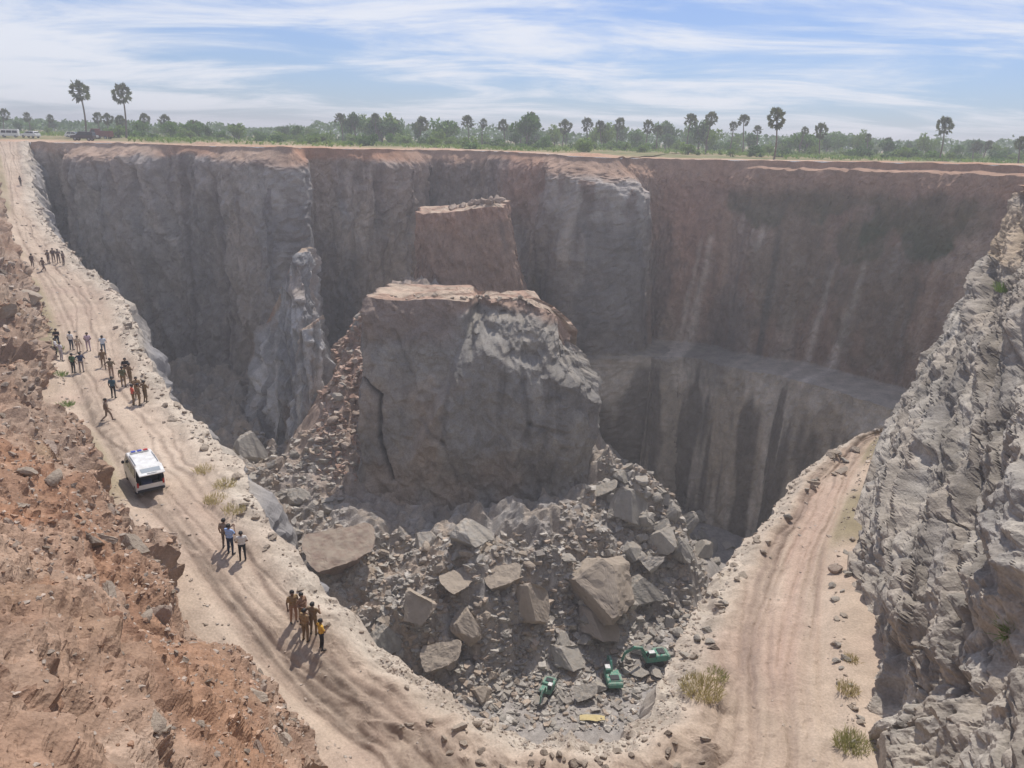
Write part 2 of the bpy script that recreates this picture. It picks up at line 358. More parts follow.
def build_left_slope():
    F = INNER[:24].copy(); F[:, 2] -= 0.25; T = TLA
    nu, nv = 600, 390
    t = near_param(F, T, nu, 0.9); f = resample(F, 0, t); g = resample(T, 0, t)
    v = np.linspace(0, 1, nv)**1.15
    s = np.concatenate([[0], np.cumsum(np.linalg.norm(np.diff(f, axis=0), axis=1))])
    hgt = (g-f)[:, 2]
    A = np.repeat(v[None, :], nu, 0)
    # steep rock toe, then soil slope
    k = 0.10*sstep(2, 12, hgt)
    toe = np.clip(A/0.035, 0, 1)
    gz = k[:, None]*toe + (1-k[:, None])*A
    ndr = sstep(18.3, 22, t)                                # a sheer drop right under the viewpoint
    pw = (1-0.62*ndr)[:, None]
    P = np.empty((nu, nv, 3)); P[..., :2] = f[:, None, :2]+(g-f)[:, None, :2]*(A**pw)[..., None]
    P[..., 2] = f[:, None, 2]+hgt[:, None]*gz
    n = normals(P); n = n*np.sign(n[..., 2:3]+1e-6)
    S = np.tile(s[:, None], (1, nv)); D = np.linalg.norm(P-f[:, None, :], axis=2)
    X, Y = P[..., 0].copy(), P[..., 1].copy(); S0, D0 = S, D; S = X*0.78-Y*0.62; D = (X*0.62+Y*0.78)*0.8-P[..., 2]*0.75
    big = fbm(S*0.09, D*0.09, 201, 3); med = fbm(S*0.5, D*0.5, 203, 5, 0.55)
    f1, e1, c1 = facet(S*0.24+0.2*D*0.24, D*0.30, 211, 0.8, .2, .8); f2, e2, c2 = facet(S*0.8, D*0.8, 217, 0.9, .2, .8); f3, e3, c3 = facet(S*2.3, D*2.3, 223, 0.9, .2, .8)
    rock = np.clip(sstep(9, 4, D0+2.5*big)*0.7+sstep(4.5, 2.0, D0+1.0*big)*0.5+sstep(60, 80, np.hypot(X, Y))*0.5, 0, 1)
    endf = np.minimum(sstep(0, 0.8, D0), 1)
    pat = sstep(0.45, 0.65, vn(S*0.11+4, D*0.11, 227)); rock = np.clip(rock+0.7*pat, 0, 1)
    disp = endf*(1.3*big + 0.35*med + rock*(1.5*f1+0.75*f2+0.22*f3) + (1-rock)*(0.16*f2+0.14*f3+0.3*f1))
    disp = disp - endf*0.45*np.exp(-(fbm(S*0.16, D*0.03, 233, 3)/0.10)**2)*(1-rock)
    # blocky outcrops stepping along the toe
    ft, et, ct = facet(S0*0.16+0.15*big, D0*0.05+0.5+0*S0, 251, 0.3, .03, .3, 1.0); disp = disp + sstep(6.5, 3.0, D0+1.2*big)*endf*np.minimum(2.6*ft-0.5, 0.1)*sstep(95, 70, S0*0+np.hypot(X, Y))
    # gullies and clods
    clod = sstep(0.55, 0.85, c3)*sstep(0.15, 0.4, e3)*sstep(0.45, 0.7, vn(S*0.25, D*0.25, 229))
    disp = disp + 0.20*clod + 0.05*fbm(S*3.1, D*3.1, 231, 3)
    pit = sstep(0.30, 0.75, fbm(S*1.25, D*1.25, 235, 4, .6))*sstep(0.40, 0.60, vn(S*0.22, D*0.22, 237)); pit2 = sstep(0.35, 0.7, fbm(S*3.4, D*3.4, 239, 3))
    disp = disp - endf*(0.75*pit + 0.16*pit2*(0.4+rock))
    disp = disp*np.minimum(1, (1-A)/0.08)*(1-0.8*ndr[:, None])
    P = P + n*disp[..., None]
    col = const(X.shape, (0.40, 0.265, 0.185))
    col = mixc(col, (0.43, 0.235, 0.145), sstep(-0.1, 0.5, fbm(S*0.06+9, D*0.06, 241, 3))*0.8)
    col = mixc(col, (0.46, 0.36, 0.285), sstep(0.0, 0.6, fbm(S*0.11, D*0.13, 243, 4))*0.75)
    col = mixc(col, (0.40, 0.33, 0.275), rock*(0.55+0.4*vn(S*0.4, D*0.4, 245)))
    col = mixc(col, (0.27, 0.165, 0.115), sstep(0.6, 0.9, c2)*0.5*(1-rock*0.4))
    col = mixc(col, (0.50, 0.42, 0.35), sstep(0.72, 0.95, c1)*0.6)
    col = mixc(col, (0.40, 0.29, 0.14), sstep(0.25, 0.6, fbm(S*0.3, D*0.3, 247, 3))*sstep(0.3, 0.7, vn(S*0.07, D*0.07, 249))*0.5)
    col = mixc(col, (0.20, 0.12, 0.085), clod*0.6)
    col = col*np.array((0.79, 0.715, 0.655))
    o = mesh_grid('slope', P, M_SOIL, col, flip=False); tag(o, kind='structure')
    return P
SLOPE = build_left_slope()

def build_right_cliff():
    F = INNER[22:].copy(); F[:, 2] -= 0.25
    T = np.vstack([[(-1, 1.1, 1)], TRA]); nu, nv = 570, 390
    t = near_param(F, T, nu, 0.75); f = resample(F, 0, t); g = lin(T, t); g = smooth_rows(g, 4)
    v = np.linspace(0, 1, nv); s = np.concatenate([[0], np.cumsum(np.linalg.norm(np.diff((f+g)/2, axis=0), axis=1))])
    A = np.repeat(v[None, :], nu, 0)
    hA = A**(1.12-0.74*sstep(3.4, 1.0, t))[:, None]          # sheer right under the viewpoint
    P = np.empty((nu, nv, 3)); P[..., :2] = f[:, None, :2]+(g-f)[:, None, :2]*hA[..., None]
    P[..., 2] = f[:, None, 2]+(g-f)[:, None, 2]*A
    n = normals(P); flip = np.sign((CAM-P)[..., 0:1]*n[..., 0:1]+1e-9); 
    ref = np.array([-0.8, 0.2, 0.5]); n = n*np.sign((n@ref)[..., None]+1e-9)
    S = np.tile(s[:, None], (1, nv)); H = A*25.0
    # diagonal fabric: slabs dipping towards the pit
    a = math.radians(24); U = -S*math.sin(a)+H*math.cos(a); V = S*math.cos(a)+H*math.sin(a)
    wx = 0.5*fbm(S*0.35, H*0.35, 301, 3); wy = 0.5*fbm(S*0.35, H*0.35, 303, 3)
    f0, e0, c0 = facet(U*0.17+wx*0.5, V*0.07+wy*0.5, 311, 0.9, st=.15)
    f1, e1, c1 = facet(U*0.42+wx, V*0.17+wy, 317, 0.95, st=.15)
    f2, e2, c2 = facet(U*1.0+wx*2, V*0.45+wy*2, 323, 0.95, st=.2)
    f3, e3, c3 = facet(U*2.8, V*1.7, 329, 0.9)
    disp = -0.55 + 1.4*f0 + 1.35*f1 + 0.55*f2 + 0.22*f3 + 0.07*tri(U*5.5, V*3.5, 337) + 0.45*fbm(S*0.12, H*0.12, 331, 3) + 0.22*fbm(S*0.7, H*0.5, 335, 4) + 0.08*fbm(S*2, H*2, 333, 4)
    disp = disp - 0.30*sstep(0.05, 0.0, e1)*sstep(0.4, 0.7, vn(S*0.3, H*0.3, 339)) - 0.10*sstep(0.05, 0.0, e2)
    disp = disp*(1-0.8*sstep(3.0, 1.0, t))[:, None]
    crk = 0
    for k_, (fu, fv) in enumerate(((0.30, 0.02), (0.55, 0.035), (0.16, 0.012))):
        g_ = fbm(U*fu, V*fv+k_*3.7, 351+k_, 4, .55); crk = np.maximum(crk, np.exp(-(g_/0.030)**2)*sstep(0.45, 0.65, vn(U*0.12, V*0.08, 357+k_)))
    disp = disp - 0.18*crk
    # sandy ledge close to the rim at the far corner
    far = sstep(9, 11.2, t)[:, None]*sstep(13, 12, t)[:, None]
    disp = disp*np.minimum(1, np.minimum(A/0.02, (1-A)/0.03)+0.15)
    disp = np.minimum(disp, -0.25+0.16*H)
    P = P + n*disp[..., None]
    led = far*sstep(19.0, 20.0, H)*sstep(24.5, 22.5, H)
    P[..., 0] += 0; P[..., 2] -= led*0.6
    col = const(S.shape, (0.35, 0.305, 0.255))
    col = mixc(col, (0.42, 0.385, 0.335), sstep(0.45, 0.9, c1)*0.7)
    col = mixc(col, (0.25, 0.235, 0.22), sstep(0.6, 0.95, c2)*0.55)
    col = mixc(col, (0.36, 0.30, 0.235), sstep(0.1, 0.7, fbm(S*0.15, H*0.15, 341, 4))*0.55)
    col = mixc(col, (0.15, 0.13, 0.105), sstep(0.1, 0.6, fbm(V*0.06, U*0.4, 343, 4))*0.65)
    col = mixc(col, (0.10, 0.09, 0.08), crk*0.6)
    col = mixc(col, (0.48, 0.35, 0.22), np.clip(led*1.2, 0, 1)*0.45)
    col = mixc(col, (0.43, 0.28, 0.17), sstep(23.9, 24.8, H+0.5*fbm(S*0.3, H*0.3, 345, 3))*0.8)
    col = mixc(col, (0.40, 0.33, 0.26), sstep(1.6, 0.2, H)*0.7)
    o = mesh_grid('rock_face', P, M_CLIFF, col); tag(o, kind='structure')
    return P
CLIFF = build_right_cliff()

# ------------------------------------------------------------------ back wall of the pit
def rimpt(px, py, y): return uy(px, py, y)
WALL = [rimpt(30,142,159), rimpt(110,143,152), rimpt(200,146,143), rimpt(262,147,136), rimpt(292,148,132), rimpt(302,148,141), rimpt(395,150,149), rimpt(418,150,160),
        rimpt(488,151,160), rimpt(512,152,151), rimpt(545,154,147), rimpt(568,156,141), rimpt(615,158,141), rimpt(628,158,152), rimpt(655,159,154), rimpt(720,160,148),
        rimpt(790,161,141), rimpt(860,162,134), rimpt(960,164,121), rimpt(1040,166,110), (80,92,.6), (84,78,.6), (78,66,.6)]
WALL = np.array(WALL, float)
WT = {}
def build_wall():
    nu = 920
    seg = np.concatenate([[0], np.cumsum(np.linalg.norm(np.diff(WALL[:, :2], axis=0), axis=1))])
    vis = seg[19]
    ss = np.concatenate([np.linspace(0, vis, nu-60), np.linspace(vis, seg[-1], 61)[1:]]); nu = len(ss)
    R = np.stack([np.interp(ss, seg, WALL[:, j]) for j in range(3)], 1); R = smooth_rows(R, 3)
    tx = np.gradient(R[:, :2], axis=0); tx /= np.linalg.norm(tx, axis=1, keepdims=True)
    inn = np.stack([tx[:, 1], -tx[:, 0]], 1); inn = smooth_rows(inn, 16); inn /= np.linalg.norm(inn, axis=1, keepdims=True)
    ip = np.arange(len(WALL)); at = lambda i: np.interp(i, ip, seg)     # arc position of control index
    # rows given as depth d below the rim plus horizontal offset towards the pit
    d = np.concatenate([np.linspace(0, 6, 40), np.linspace(6, 36, 110)[1:], np.linspace(36, 67, 85)[1:]])
    nv = len(d); D = np.tile(d[None, :], (nu, 1)); S = np.tile(ss[:, None], (1, nv))
    rightw = sstep(at(11.9), at(12.5), S)                     # part with the bench
    left = 1-sstep(at(4.0), at(5.0), S); benchw = sstep(at(10.2), at(10.8), S)
    # bench on the right: shelf ~4.5 m wide at depth 37
    shelf = benchw*7.0*sstep(34.0, 34.5, D)
    batter = D*(0.02+0.08*rightw)
    sh1 = np.exp(-((S-at(3.4))/9)**2); sh2 = np.exp(-((S-at(11.8))/11)**2); sh3 = np.exp(-((S-at(1.0))/10)**2)
    soil_t = 2.2 + 1.6*sh1 + 3.2*sh2 + 1.2*sh3 + 2.6*rightw + 1.3*fbm(S*0.10, S*0, 437, 4)
    topf = sstep(0, 1, D/np.maximum(soil_t, 0.8)); lat = (2.0*sh1+5.5*sh2+3.0*sh3)*topf + 0.8*topf
    Dr = D; D = D+lat*1.3
    wa = 0.35*fbm(S*0.1, D*0.06, 401, 3)
    f0, e0, c0 = facet(S*0.085+wa, D*0.022+wa, 411, 0.8)
    f1, e1, c1 = facet(S*0.24+wa, D*0.075+wa, 417, 0.8)
    f2, e2, c2 = facet(S*0.75+wa*2, D*0.30, 423, 0.8)
    f3, e3, c3 = facet(S*1.7, D*1.2, 429, 0.8)
    calm = (1-0.45*rightw)*(1-0.35*benchw)*(1-0.45*benchw*sstep(34, 35, Dr))*(1-0.5*np.exp(-((S-at(3.6))/9)**2))
    disp = calm*(2.6*f0 + 2.0*f1 + 1.0*f2) + 0.35*f3 + 1.0*fbm(S*0.06, D*0.03, 431, 3)
    disp = disp - 0.25*sstep(0.05, 0, e1)*calm
    # leaning rib near the left corner, widening downwards
    rib = np.exp(-((S-(at(3.65)+0.06*D))/(4.0+0.10*D))**2)*sstep(6, 30, D)
    disp = disp + 0.0*rib
    rib2 = np.exp(-((S-(at(4.15)))/(3.0+0.03*D))**2)*sstep(18, 34, D); disp = disp + 0.0*rib2
    # crumbled rims: sloping soil shoulders
    lump = fbm(S*0.35, D*0.35, 433, 4); D = Dr
    out = batter + shelf + disp*sstep(0.2, 3.5, D) + lat + 0.5*lump*topf*sstep(9, 5, D)
    # second step under the rim of the right wall
    stp = sstep(at(15.3), at(15.8), S)
    out = out + stp*2.6*sstep(1.0, 1.35, D)
    R2 = smooth_rows(R, 85); wl = benchw*sstep(34.0, 34.5, D)
    P = np.empty((nu, nv, 3))
    for j_ in (0, 1): P[..., j_] = R[:, None, j_]*(1-wl)+R2[:, None, j_]*wl+inn[:, None, j_]*(1-0*wl)*out
    P[..., 2] = R[:, None, 2]-D + 0.25*fbm(S*0.4, D*0, 439, 3)*sstep(3, 0, D)
    P[..., 2] += sstep(0.2, 1.5, D)*0.35*f2*sstep(8, 4, D)
    # ---- colours
    col = const(S.shape, (0.275, 0.26, 0.25))
    mid = sstep(at(4.3), at(5.2), S)*(1-sstep(at(12.9), at(13.5), S))
    col = mixc(col, (0.28, 0.245, 0.215), mid*0.8)
    col = mixc(col, (0.25, 0.165, 0.115), rightw*0.95)
    col = mixc(col, (0.40, 0.36, 0.325), sstep(0.62, 0.92, c1)*0.6*(1-0.6*rightw))
    col = mixc(col, (0.38, 0.345, 0.31), sstep(0.75, 0.92, c2)*0.5*(1-0.5*rightw))
    col = mixc(col, (0.13, 0.125, 0.125), sstep(0.65, 0.95, c0)*0.55)
    col = mixc(col, (0.40, 0.31, 0.23), sstep(0.75, 0.95, np.roll(c0, 40, 0))*0.4)
    vs = fbm(S*0.55, D*0.02, 441, 5); vs2 = fbm(S*0.22, D*0.015, 443, 4)
    col = mixc(col, (0.10, 0.09, 0.085), sstep(0.08, 0.55, vs)*0.7)
    col = mixc(col, (0.44, 0.34, 0.26), sstep(0.10, 0.55, -vs2)*0.55*(1-left*0.5))
    jn = sstep(0.035, 0.0, e1)*sstep(0.35, 0.6, vn(S*0.15, D*0.05, 445)); col = mixc(col, (0.06, 0.055, 0.055), jn*0.25)
    jn2 = sstep(0.03, 0.0, e2)*sstep(0.5, 0.7, vn(S*0.2, D*0.1, 447)); col = mixc(col, (0.08, 0.075, 0.07), jn2*0.6)
    # red weathered zone on the right of the inner corner
    rz = np.exp(-((S-at(14.6))/7)**2); col = mixc(col, (0.40, 0.22, 0.155), rz*0.75*sstep(36, 8, D))
    rz2 = np.exp(-((S-at(9.7))/6)**2)*sstep(16, 6, D); col = mixc(col, (0.38, 0.21, 0.15), rz2*0.8)
    # below the bench: greyer, with long pale wash marks
    low = benchw*sstep(34.5, 35.2, D)
    col = mixc(col, (0.36, 0.31, 0.25), low*0.9)
    pl = fbm(S*0.22, D*0.03, 451, 4); col = mixc(col, (0.50, 0.45, 0.39), low*sstep(0.0, 0.3, pl+0.5*sstep(44, 36, D)-0.1)*0.85)
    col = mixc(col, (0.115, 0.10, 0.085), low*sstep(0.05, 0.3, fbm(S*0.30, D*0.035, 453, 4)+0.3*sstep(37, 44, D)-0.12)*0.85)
    dust = benchw*sstep(33.4, 34.2, D)*sstep(37.5+1.5*fbm(S*0.2, S*0, 455, 3), 35.5, D); col = mixc(col, (0.40, 0.35, 0.29), dust*0.85)
    # pale runs of washed-down dust
    def run(px0, py0, px1, py1, y, wdt, a, c=(0.62, 0.54, 0.46)):
        nonlocal col
        def su(px, py):
            p = uy(px, py, y); q = (R[:, 0]-p[0])**2+(R[:, 1]-p[1])**2; 
            # intersect in plan along the ray from the camera
            ang = np.arctan2(R[:, 0], R[:, 1]); k = np.argmin(np.abs(ang[:nu-60]-math.atan2(p[0], p[1])))
            pp = uy(px, py, R[k, 1]); return ss[k], R[k, 2]-pp[2]
        s0, d0 = su(px0, py0); s1, d1 = su(px1, py1)
        tt = np.clip((D-d0)/(d1-d0), 0, 1); cs = s0+(s1-s0)*tt + 0.5*fbm(D*0.2, D*0, int(px0), 3)
        m = np.exp(-((S-cs)/(wdt*(0.6+0.8*tt)))**2)*sstep(d0-1.5, d0+1, D)*sstep(d1+2, d1-2, D)*(0.45+0.55*vn(S*1.3, D*0.25, 7+int(px0)))
        col = mixc(col, c, m*a)
    run(845, 265, 818, 368, 135, 0.7, .75); run(880, 262, 848, 380, 130, 0.8, .75); run(715, 235, 692, 352, 148, 0.9, .7); run(703, 240, 683, 352, 149, 0.5, .7)
    run(768, 225, 765, 250, 145, .6, .6); run(655, 250, 645, 340, 150, .6, .5); run(305, 255, 322, 380, 128, 0.9, .9, (0.5,0.48,0.46)); run(292, 250, 290, 330, 130, .7, .5, (0.45,0.43,0.42))
    run(350, 160, 345, 260, 145, 1.2, .55); run(368, 160, 362, 240, 146, .9, .5); run(530, 180, 545, 290, 148, 1.2, .5, (0.36,0.28,0.2)); run(575, 200, 572, 330, 140, .8, .5); run(610, 190, 612, 300, 140, 1.2, .5)
    # moss and creepers below the rim on the right, then darker blots farther left
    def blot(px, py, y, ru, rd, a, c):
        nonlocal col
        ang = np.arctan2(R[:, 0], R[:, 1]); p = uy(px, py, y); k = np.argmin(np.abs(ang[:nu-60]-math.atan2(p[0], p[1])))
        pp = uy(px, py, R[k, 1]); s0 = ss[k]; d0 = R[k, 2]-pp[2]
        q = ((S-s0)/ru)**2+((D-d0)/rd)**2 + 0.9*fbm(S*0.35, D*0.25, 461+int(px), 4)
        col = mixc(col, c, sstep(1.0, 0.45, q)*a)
    GRN = (0.045, 0.065, 0.028)
    blot(785, 200, 140, 10, 4.5, .75, GRN); blot(840, 195, 135, 9, 3.0, .7, GRN); blot(800, 260, 138, 9, 14, .4, (0.10,0.10,0.07)); blot(935, 222, 122, 11, 6, .85, GRN); blot(900, 300, 126, 9, 12, .4, (0.08,0.085,0.06)); blot(870, 240, 130, 5, 4, .5, GRN)
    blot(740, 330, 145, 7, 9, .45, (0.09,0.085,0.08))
    blot(447, 215, 160, 11, 16, .55, (0.10,0.098,0.10)); blot(330, 290, 142, 6, 12, .5, (0.12,0.12,0.125)); blot(560, 330, 145, 6, 10, .4, (0.11,0.105,0.10)); blot(655, 290, 152, 5, 16, .5, (0.11,0.095,0.085))  # first blot paints the alcove's shade as darker rock; others are darker patches
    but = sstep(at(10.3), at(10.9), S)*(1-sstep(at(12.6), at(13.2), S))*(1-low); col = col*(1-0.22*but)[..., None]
    # laterite and topsoil band
    band = sstep(soil_t*1.15+0.8*fbm(S*0.3, D*0.3, 471, 3), soil_t*0.55, D)
    redn = 0.45+0.55*sstep(-0.3, 0.4, fbm(S*0.05, D*0, 473, 3))
    col = mixc(col, RED, band*np.clip(redn+rightw*0.3, 0, 1)); col = mixc(col, (0.45, 0.33, 0.24), band*(1-redn)*0.8)
    stain = sstep(14+5*fbm(S*0.2, D*0, 475, 4), 3, D); col = mixc(col, (0.27, 0.16, 0.115), stain*0.45*(0.35+0.65*np.maximum(rightw, mid*0.6)))
    rock_sh = (sh1*0.9+sh2)*sstep(2.5, 4, D)*sstep(13, 7, D)*sstep(0.3, 0.6, c2+0.2); col = mixc(col, (0.40, 0.375, 0.345), np.clip(rock_sh, 0, 1)*0.7)
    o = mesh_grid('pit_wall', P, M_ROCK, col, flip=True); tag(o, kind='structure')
    WT.update(ss=ss, R=R, P=P, d=d)
build_wall()

# ------------------------------------------------------------------ pit bottom: floor and heaps as one height field through control points
def build_pit():
    C = [uz(590,725,-54), uz(560,705,-54), uz(640,692,-54), uz(515,722,-54), uz(620,670,-54), uz(545,695,-54), uz(600,700,-54), uz(650,668,-53.5),
         uz(470,706,-53), uz(430,690,-52), uz(400,672,-50.5),
         uz(480,660,-51), uz(520,650,-51), uz(440,640,-48.5), uz(400,630,-47.5), uz(370,615,-47),
         uz(500,610,-47), uz(540,620,-49), uz(450,600,-45.5),
         uz(450,560,-43), uz(400,580,-44), uz(520,556,-43), uz(490,548,-42.5), uz(360,590,-45.5),
         uz(560,560,-44), uz(620,570,-46.5), uz(600,610,-49.5), uz(650,600,-50), uz(655,640,-52.5), uz(600,640,-52), uz(690,560,-49),
         uz(640,530,-44.5), uz(680,535,-46.5), uz(610,490,-41.5), uz(602,470,-39), uz(650,490,-41), uz(690,545,-48),
         uz(340,545,-43), uz(310,545,-42), uz(300,505,-42), uz(260,490,-41), uz(330,470,-41), uz(365,482,-41), uz(385,510,-43), uz(270,455,-43), uz(345,400,-33), uz(330,430,-36.5), uz(350,350,-28.5),
         uz(375,312,-23.5), uz(396,284,-20.5), uz(346,335,-26.5), uz(338,370,-30), uz(250,430,-44), uz(300,440,-43), uz(230,470,-42),
         (-30,128,-38), (-45,118,-42), (-55,110,-44), (-10,96,-44), (0,96,-44), (5,118,-38), (24,112,-56), (30,120,-62), (45,110,-64), (60,100,-64), (40,90,-64), (28,88,-57), (30,75,-57), (20,60,-54), (10,50,-54), (0,45,-54), (-10,50,-54),
         (-20,60,-52), (-35,75,-50), (-50,95,-48), (-65,120,-45), (30,140,-62), (70,125,-64), (0,150,-30), (-20,150,-32), (-45,140,-40), (80,90,-60)]
    C = np.array(C, float)
    def ker(r2): return np.where(r2 > 0, r2*np.log(np.maximum(r2, 1e-9)), 0)
    n = len(C); r2 = ((C[:, None, :2]-C[None, :, :2])**2).sum(2); K = ker(r2/400)+np.eye(n)*0.02
    A = np.zeros((n+3, n+3)); A[:n, :n] = K; A[:n, n] = 1; A[:n, n+1:] = C[:, :2]/20; A[n, :n] = 1; A[n+1:, :n] = C[:, :2].T/20
    sol = np.linalg.solve(A, np.concatenate([C[:, 2], np.zeros(3)]))
    def base(x, y):
        r = np.zeros(x.shape)
        for i in range(n): r += sol[i]*ker(((x-C[i, 0])**2+(y-C[i, 1])**2)/400)
        return r+sol[n]+sol[n+1]*x/20+sol[n+2]*y/20
    xs = np.linspace(-72, 72, 480); 
    ys = 44+ (165-44)*np.linspace(0, 1, 460)**1.15
    X, Y = np.meshgrid(xs, ys, indexing='ij'); 
    xc = np.linspace(-72, 72, 120); yc = 44+(165-44)*np.linspace(0, 1, 120)**1.15
    Z = np.maximum(base(X, Y), -54.3-9.5*sstep(16, 30, X)*sstep(70, 90, Y))
    heap = sstep(-53.4, -50.5, Z)
    wx = 0.4*fbm(X*0.2, Y*0.2, 501, 3)
    f0, e0, c0 = facet(X*0.13+wx, Y*0.13, 511, 0.5); f1, e1, c1 = facet(X*0.36+wx, Y*0.36-wx, 517, 0.5); f2, e2, c2 = facet(X*0.95, Y*0.95, 523, 0.5)
    Zr = Z + heap*(3.6*f0+1.9*f1+0.75*f2) + 0.10*fbm(X*1.2, Y*1.2, 531, 3) + heap*0.5*fbm(X*0.3, Y*0.3, 533, 4) - heap*0.9*sstep(0.25, 0.6, fbm(X*0.55, Y*0.55, 535, 4, .6))
    P = np.stack([X, Y, Zr], -1)
    col = const(X.shape, (0.37, 0.315, 0.26))
    col = mixc(col, (0.42, 0.325, 0.245), sstep(-0.1, 0.5, fbm(X*0.08, Y*0.08, 541, 4))*0.8)
    col = mixc(col, (0.25, 0.235, 0.225), sstep(0.5, 0.9, c1)*0.6)
    col = mixc(col, (0.40, 0.375, 0.345), sstep(0.6, 0.9, c2)*0.6)
    red = np.exp(-(((X+24)/9)**2+((Y-112)/16)**2)); col = mixc(col, (0.36, 0.24, 0.18), np.clip(red*1.2, 0, 1)*0.8)
    col = mixc(col, (0.33, 0.30, 0.275), (1-heap)*0.8)
    o = mesh_grid('pit_floor', P, M_RUBBLE, col); tag(o, kind='structure')
    def zat(x, y):
        i = (x+72)/144*479; j = (max((y-44)/121, 0))**(1/1.15)*459
        i = min(max(i, 0), 478.99); j = min(max(j, 0), 458.99); a = int(i); b = int(j); u = i-a; v = j-b
        return float(Zr[a, b]*(1-u)*(1-v)+Zr[a+1, b]*u*(1-v)+Zr[a, b+1]*(1-u)*v+Zr[a+1, b+1]*u*v)
    return zat
PIT_Z = build_pit()
def on_pit(px, py):
    """march the view ray onto the pit height field"""
    r = fw + rt*(px-512)/FPX - up*(py-384)/FPX
    for k in np.arange(40, 190, 0.25):
        p = CAM + r*k
        if p[1] > 44 and p[2] < PIT_Z(p[0], p[1]): return np.array([p[0], p[1], PIT_Z(p[0], p[1])])
    return p

# ------------------------------------------------------------------ standing blocks
def build_block(name, base, top, zb, ztop_fn, nu, nv, seed, colfn, relief=1.0, round_=0.0, label=None):
    """base/top: plan polygons with the same corner count (counter-clockwise from front-left); closed loft with a rubble-strewn top"""
    B = np.array(base, float); T = np.array(top, float); k = len(B)
    def ring(Q):
        q = np.vstack([Q, Q[:1]]); L = np.concatenate([[0], np.cumsum(np.linalg.norm(np.diff(q, axis=0), axis=1))])
        return q, L
    q, L = ring(B); s = np.linspace(0, L[-1], nu, endpoint=False)
    b = np.stack([np.interp(s, L, q[:, j]) for j in (0, 1)], 1)
    frac = np.interp(s, L, np.arange(k+1)); q2 = np.vstack([T, T[:1]])
    t = np.stack([np.interp(frac, np.arange(k+1), q2[:, j]) for j in (0, 1)], 1)
    for A in (b, t):
        kk = max(2, int(nu*0.006)); ker = np.ones(2*kk+1)/(2*kk+1)
        for j in (0, 1): A[:, j] = np.convolve(np.concatenate([A[-kk:, j], A[:, j], A[:kk, j]]), ker, 'valid')
    v = np.linspace(0, 1, nv); zt = ztop_fn(t[:, 0], t[:, 1])
    P = np.empty((nu, nv, 3)); P[..., :2] = b[:, None, :]*(1-v)[None, :, None]+t[:, None, :]*v[None, :, None]
    P[..., 2] = zb+(zt-zb)[:, None]*v[None, :]
    S = np.tile(s[:, None], (1, nv)); Hh = P[..., 2]-zb; Dn = zt[:, None]-P[..., 2]
    tg = np.gradient(b, axis=0); tg /= np.linalg.norm(tg, axis=1, keepdims=True); out = np.stack([tg[:, 1], -tg[:, 0]], 1)
    a = 0.35; U = S+0.25*Hh; V = Hh
    wv = 0.4*fbm(S*0.12, Hh*0.1, seed, 3)
    f0, e0, c0 = facet(U*0.10+wv, V*0.07+wv, seed+11, 0.9); f1, e1, c1 = facet(U*0.30+wv, V*0.18, seed+17, 0.9); f2, e2, c2 = facet(U*0.9, V*0.6, seed+23, 0.9)
    disp = relief*(2.4*f0+1.6*f1+1.0*f2+0.35*facet(U*2.2, V*1.6, seed+29, .9)[0]+0.10*fbm(S*1.5, Hh*1.5, seed+31, 3))
    jo = sstep(0.035, 0.0, e1)*sstep(0.4, 0.6, vn(S*0.15, Hh*0.15, seed+37)); jo = jo*0
    info = dict(jo=jo, S=S, H=Hh, D=Dn, f0=f0, c0=c0, c1=c1, c2=c2, e1=e1, X=P[..., 0].copy(), Y=P[..., 1].copy(), Z=P[..., 2].copy(), L=L)
    col, extra = colfn(info); col = mixc(col, (0.07, 0.065, 0.06), jo*0.7)
    P[..., :2] += out[:, None, :]*(disp+extra)[..., None]
    # top surface: rings shrinking to the centroid
    cen = P[:, -1, :].mean(0); rings = []; rc = []
    for w_ in np.linspace(0, 1, 26)[1:]:
        r = P[:, -1, :]*(1-w_)+cen*w_; x, y = r[:, 0], r[:, 1]
        fa, _, ca = facet(x*0.5, y*0.5, seed+41, 0.9); fb_, _, cb = facet(x*1.3, y*1.3, seed+43, .9)
        r = r.copy(); r[:, 2] = (ztop_fn(x, y))*min(1, w_*8)+P[:, -1, 2]*(1-min(1, w_*8)) + min(1, w_*6)*(0.16*fa+0.16*fb_)*(0.6+0.8*sstep(0.4, 0.7, vn(x*0.2, y*0.2, seed+47)))
        rings.append(r); rc.append(mixc(const(x.shape, (0.43, 0.335, 0.255)), (0.37, 0.25, 0.185), sstep(0.4, 0.8, ca)))
    PP = np.concatenate([P, np.stack(rings, 1)], 1); CC = np.concatenate([col, np.stack(rc, 1)], 1)
    o = mesh_grid(name, PP, M_ROCK, CC, cyclic=True)
    tag(o, label, 'rock'); return o
def near_segment(px0, py0, px1, py1, yref, I, wdt):
    """distance mask of a line on the face, in world x and z"""
    a = uy(px0, py0, yref(py0)); b = uy(px1, py1, yref(py1)); x, z = I['X'], I['Z']
    ab = np.array([b[0]-a[0], b[2]-a[2]]); t = np.clip(((x-a[0])*ab[0]+(z-a[2])*ab[1])/(ab@ab), 0, 1)
    return np.sqrt((x-a[0]-t*ab[0])**2+(z-a[2]-t*ab[1])**2)/wdt
YB = lambda py: 91+8.0*np.clip((500-py)/200.0, 0, 1)
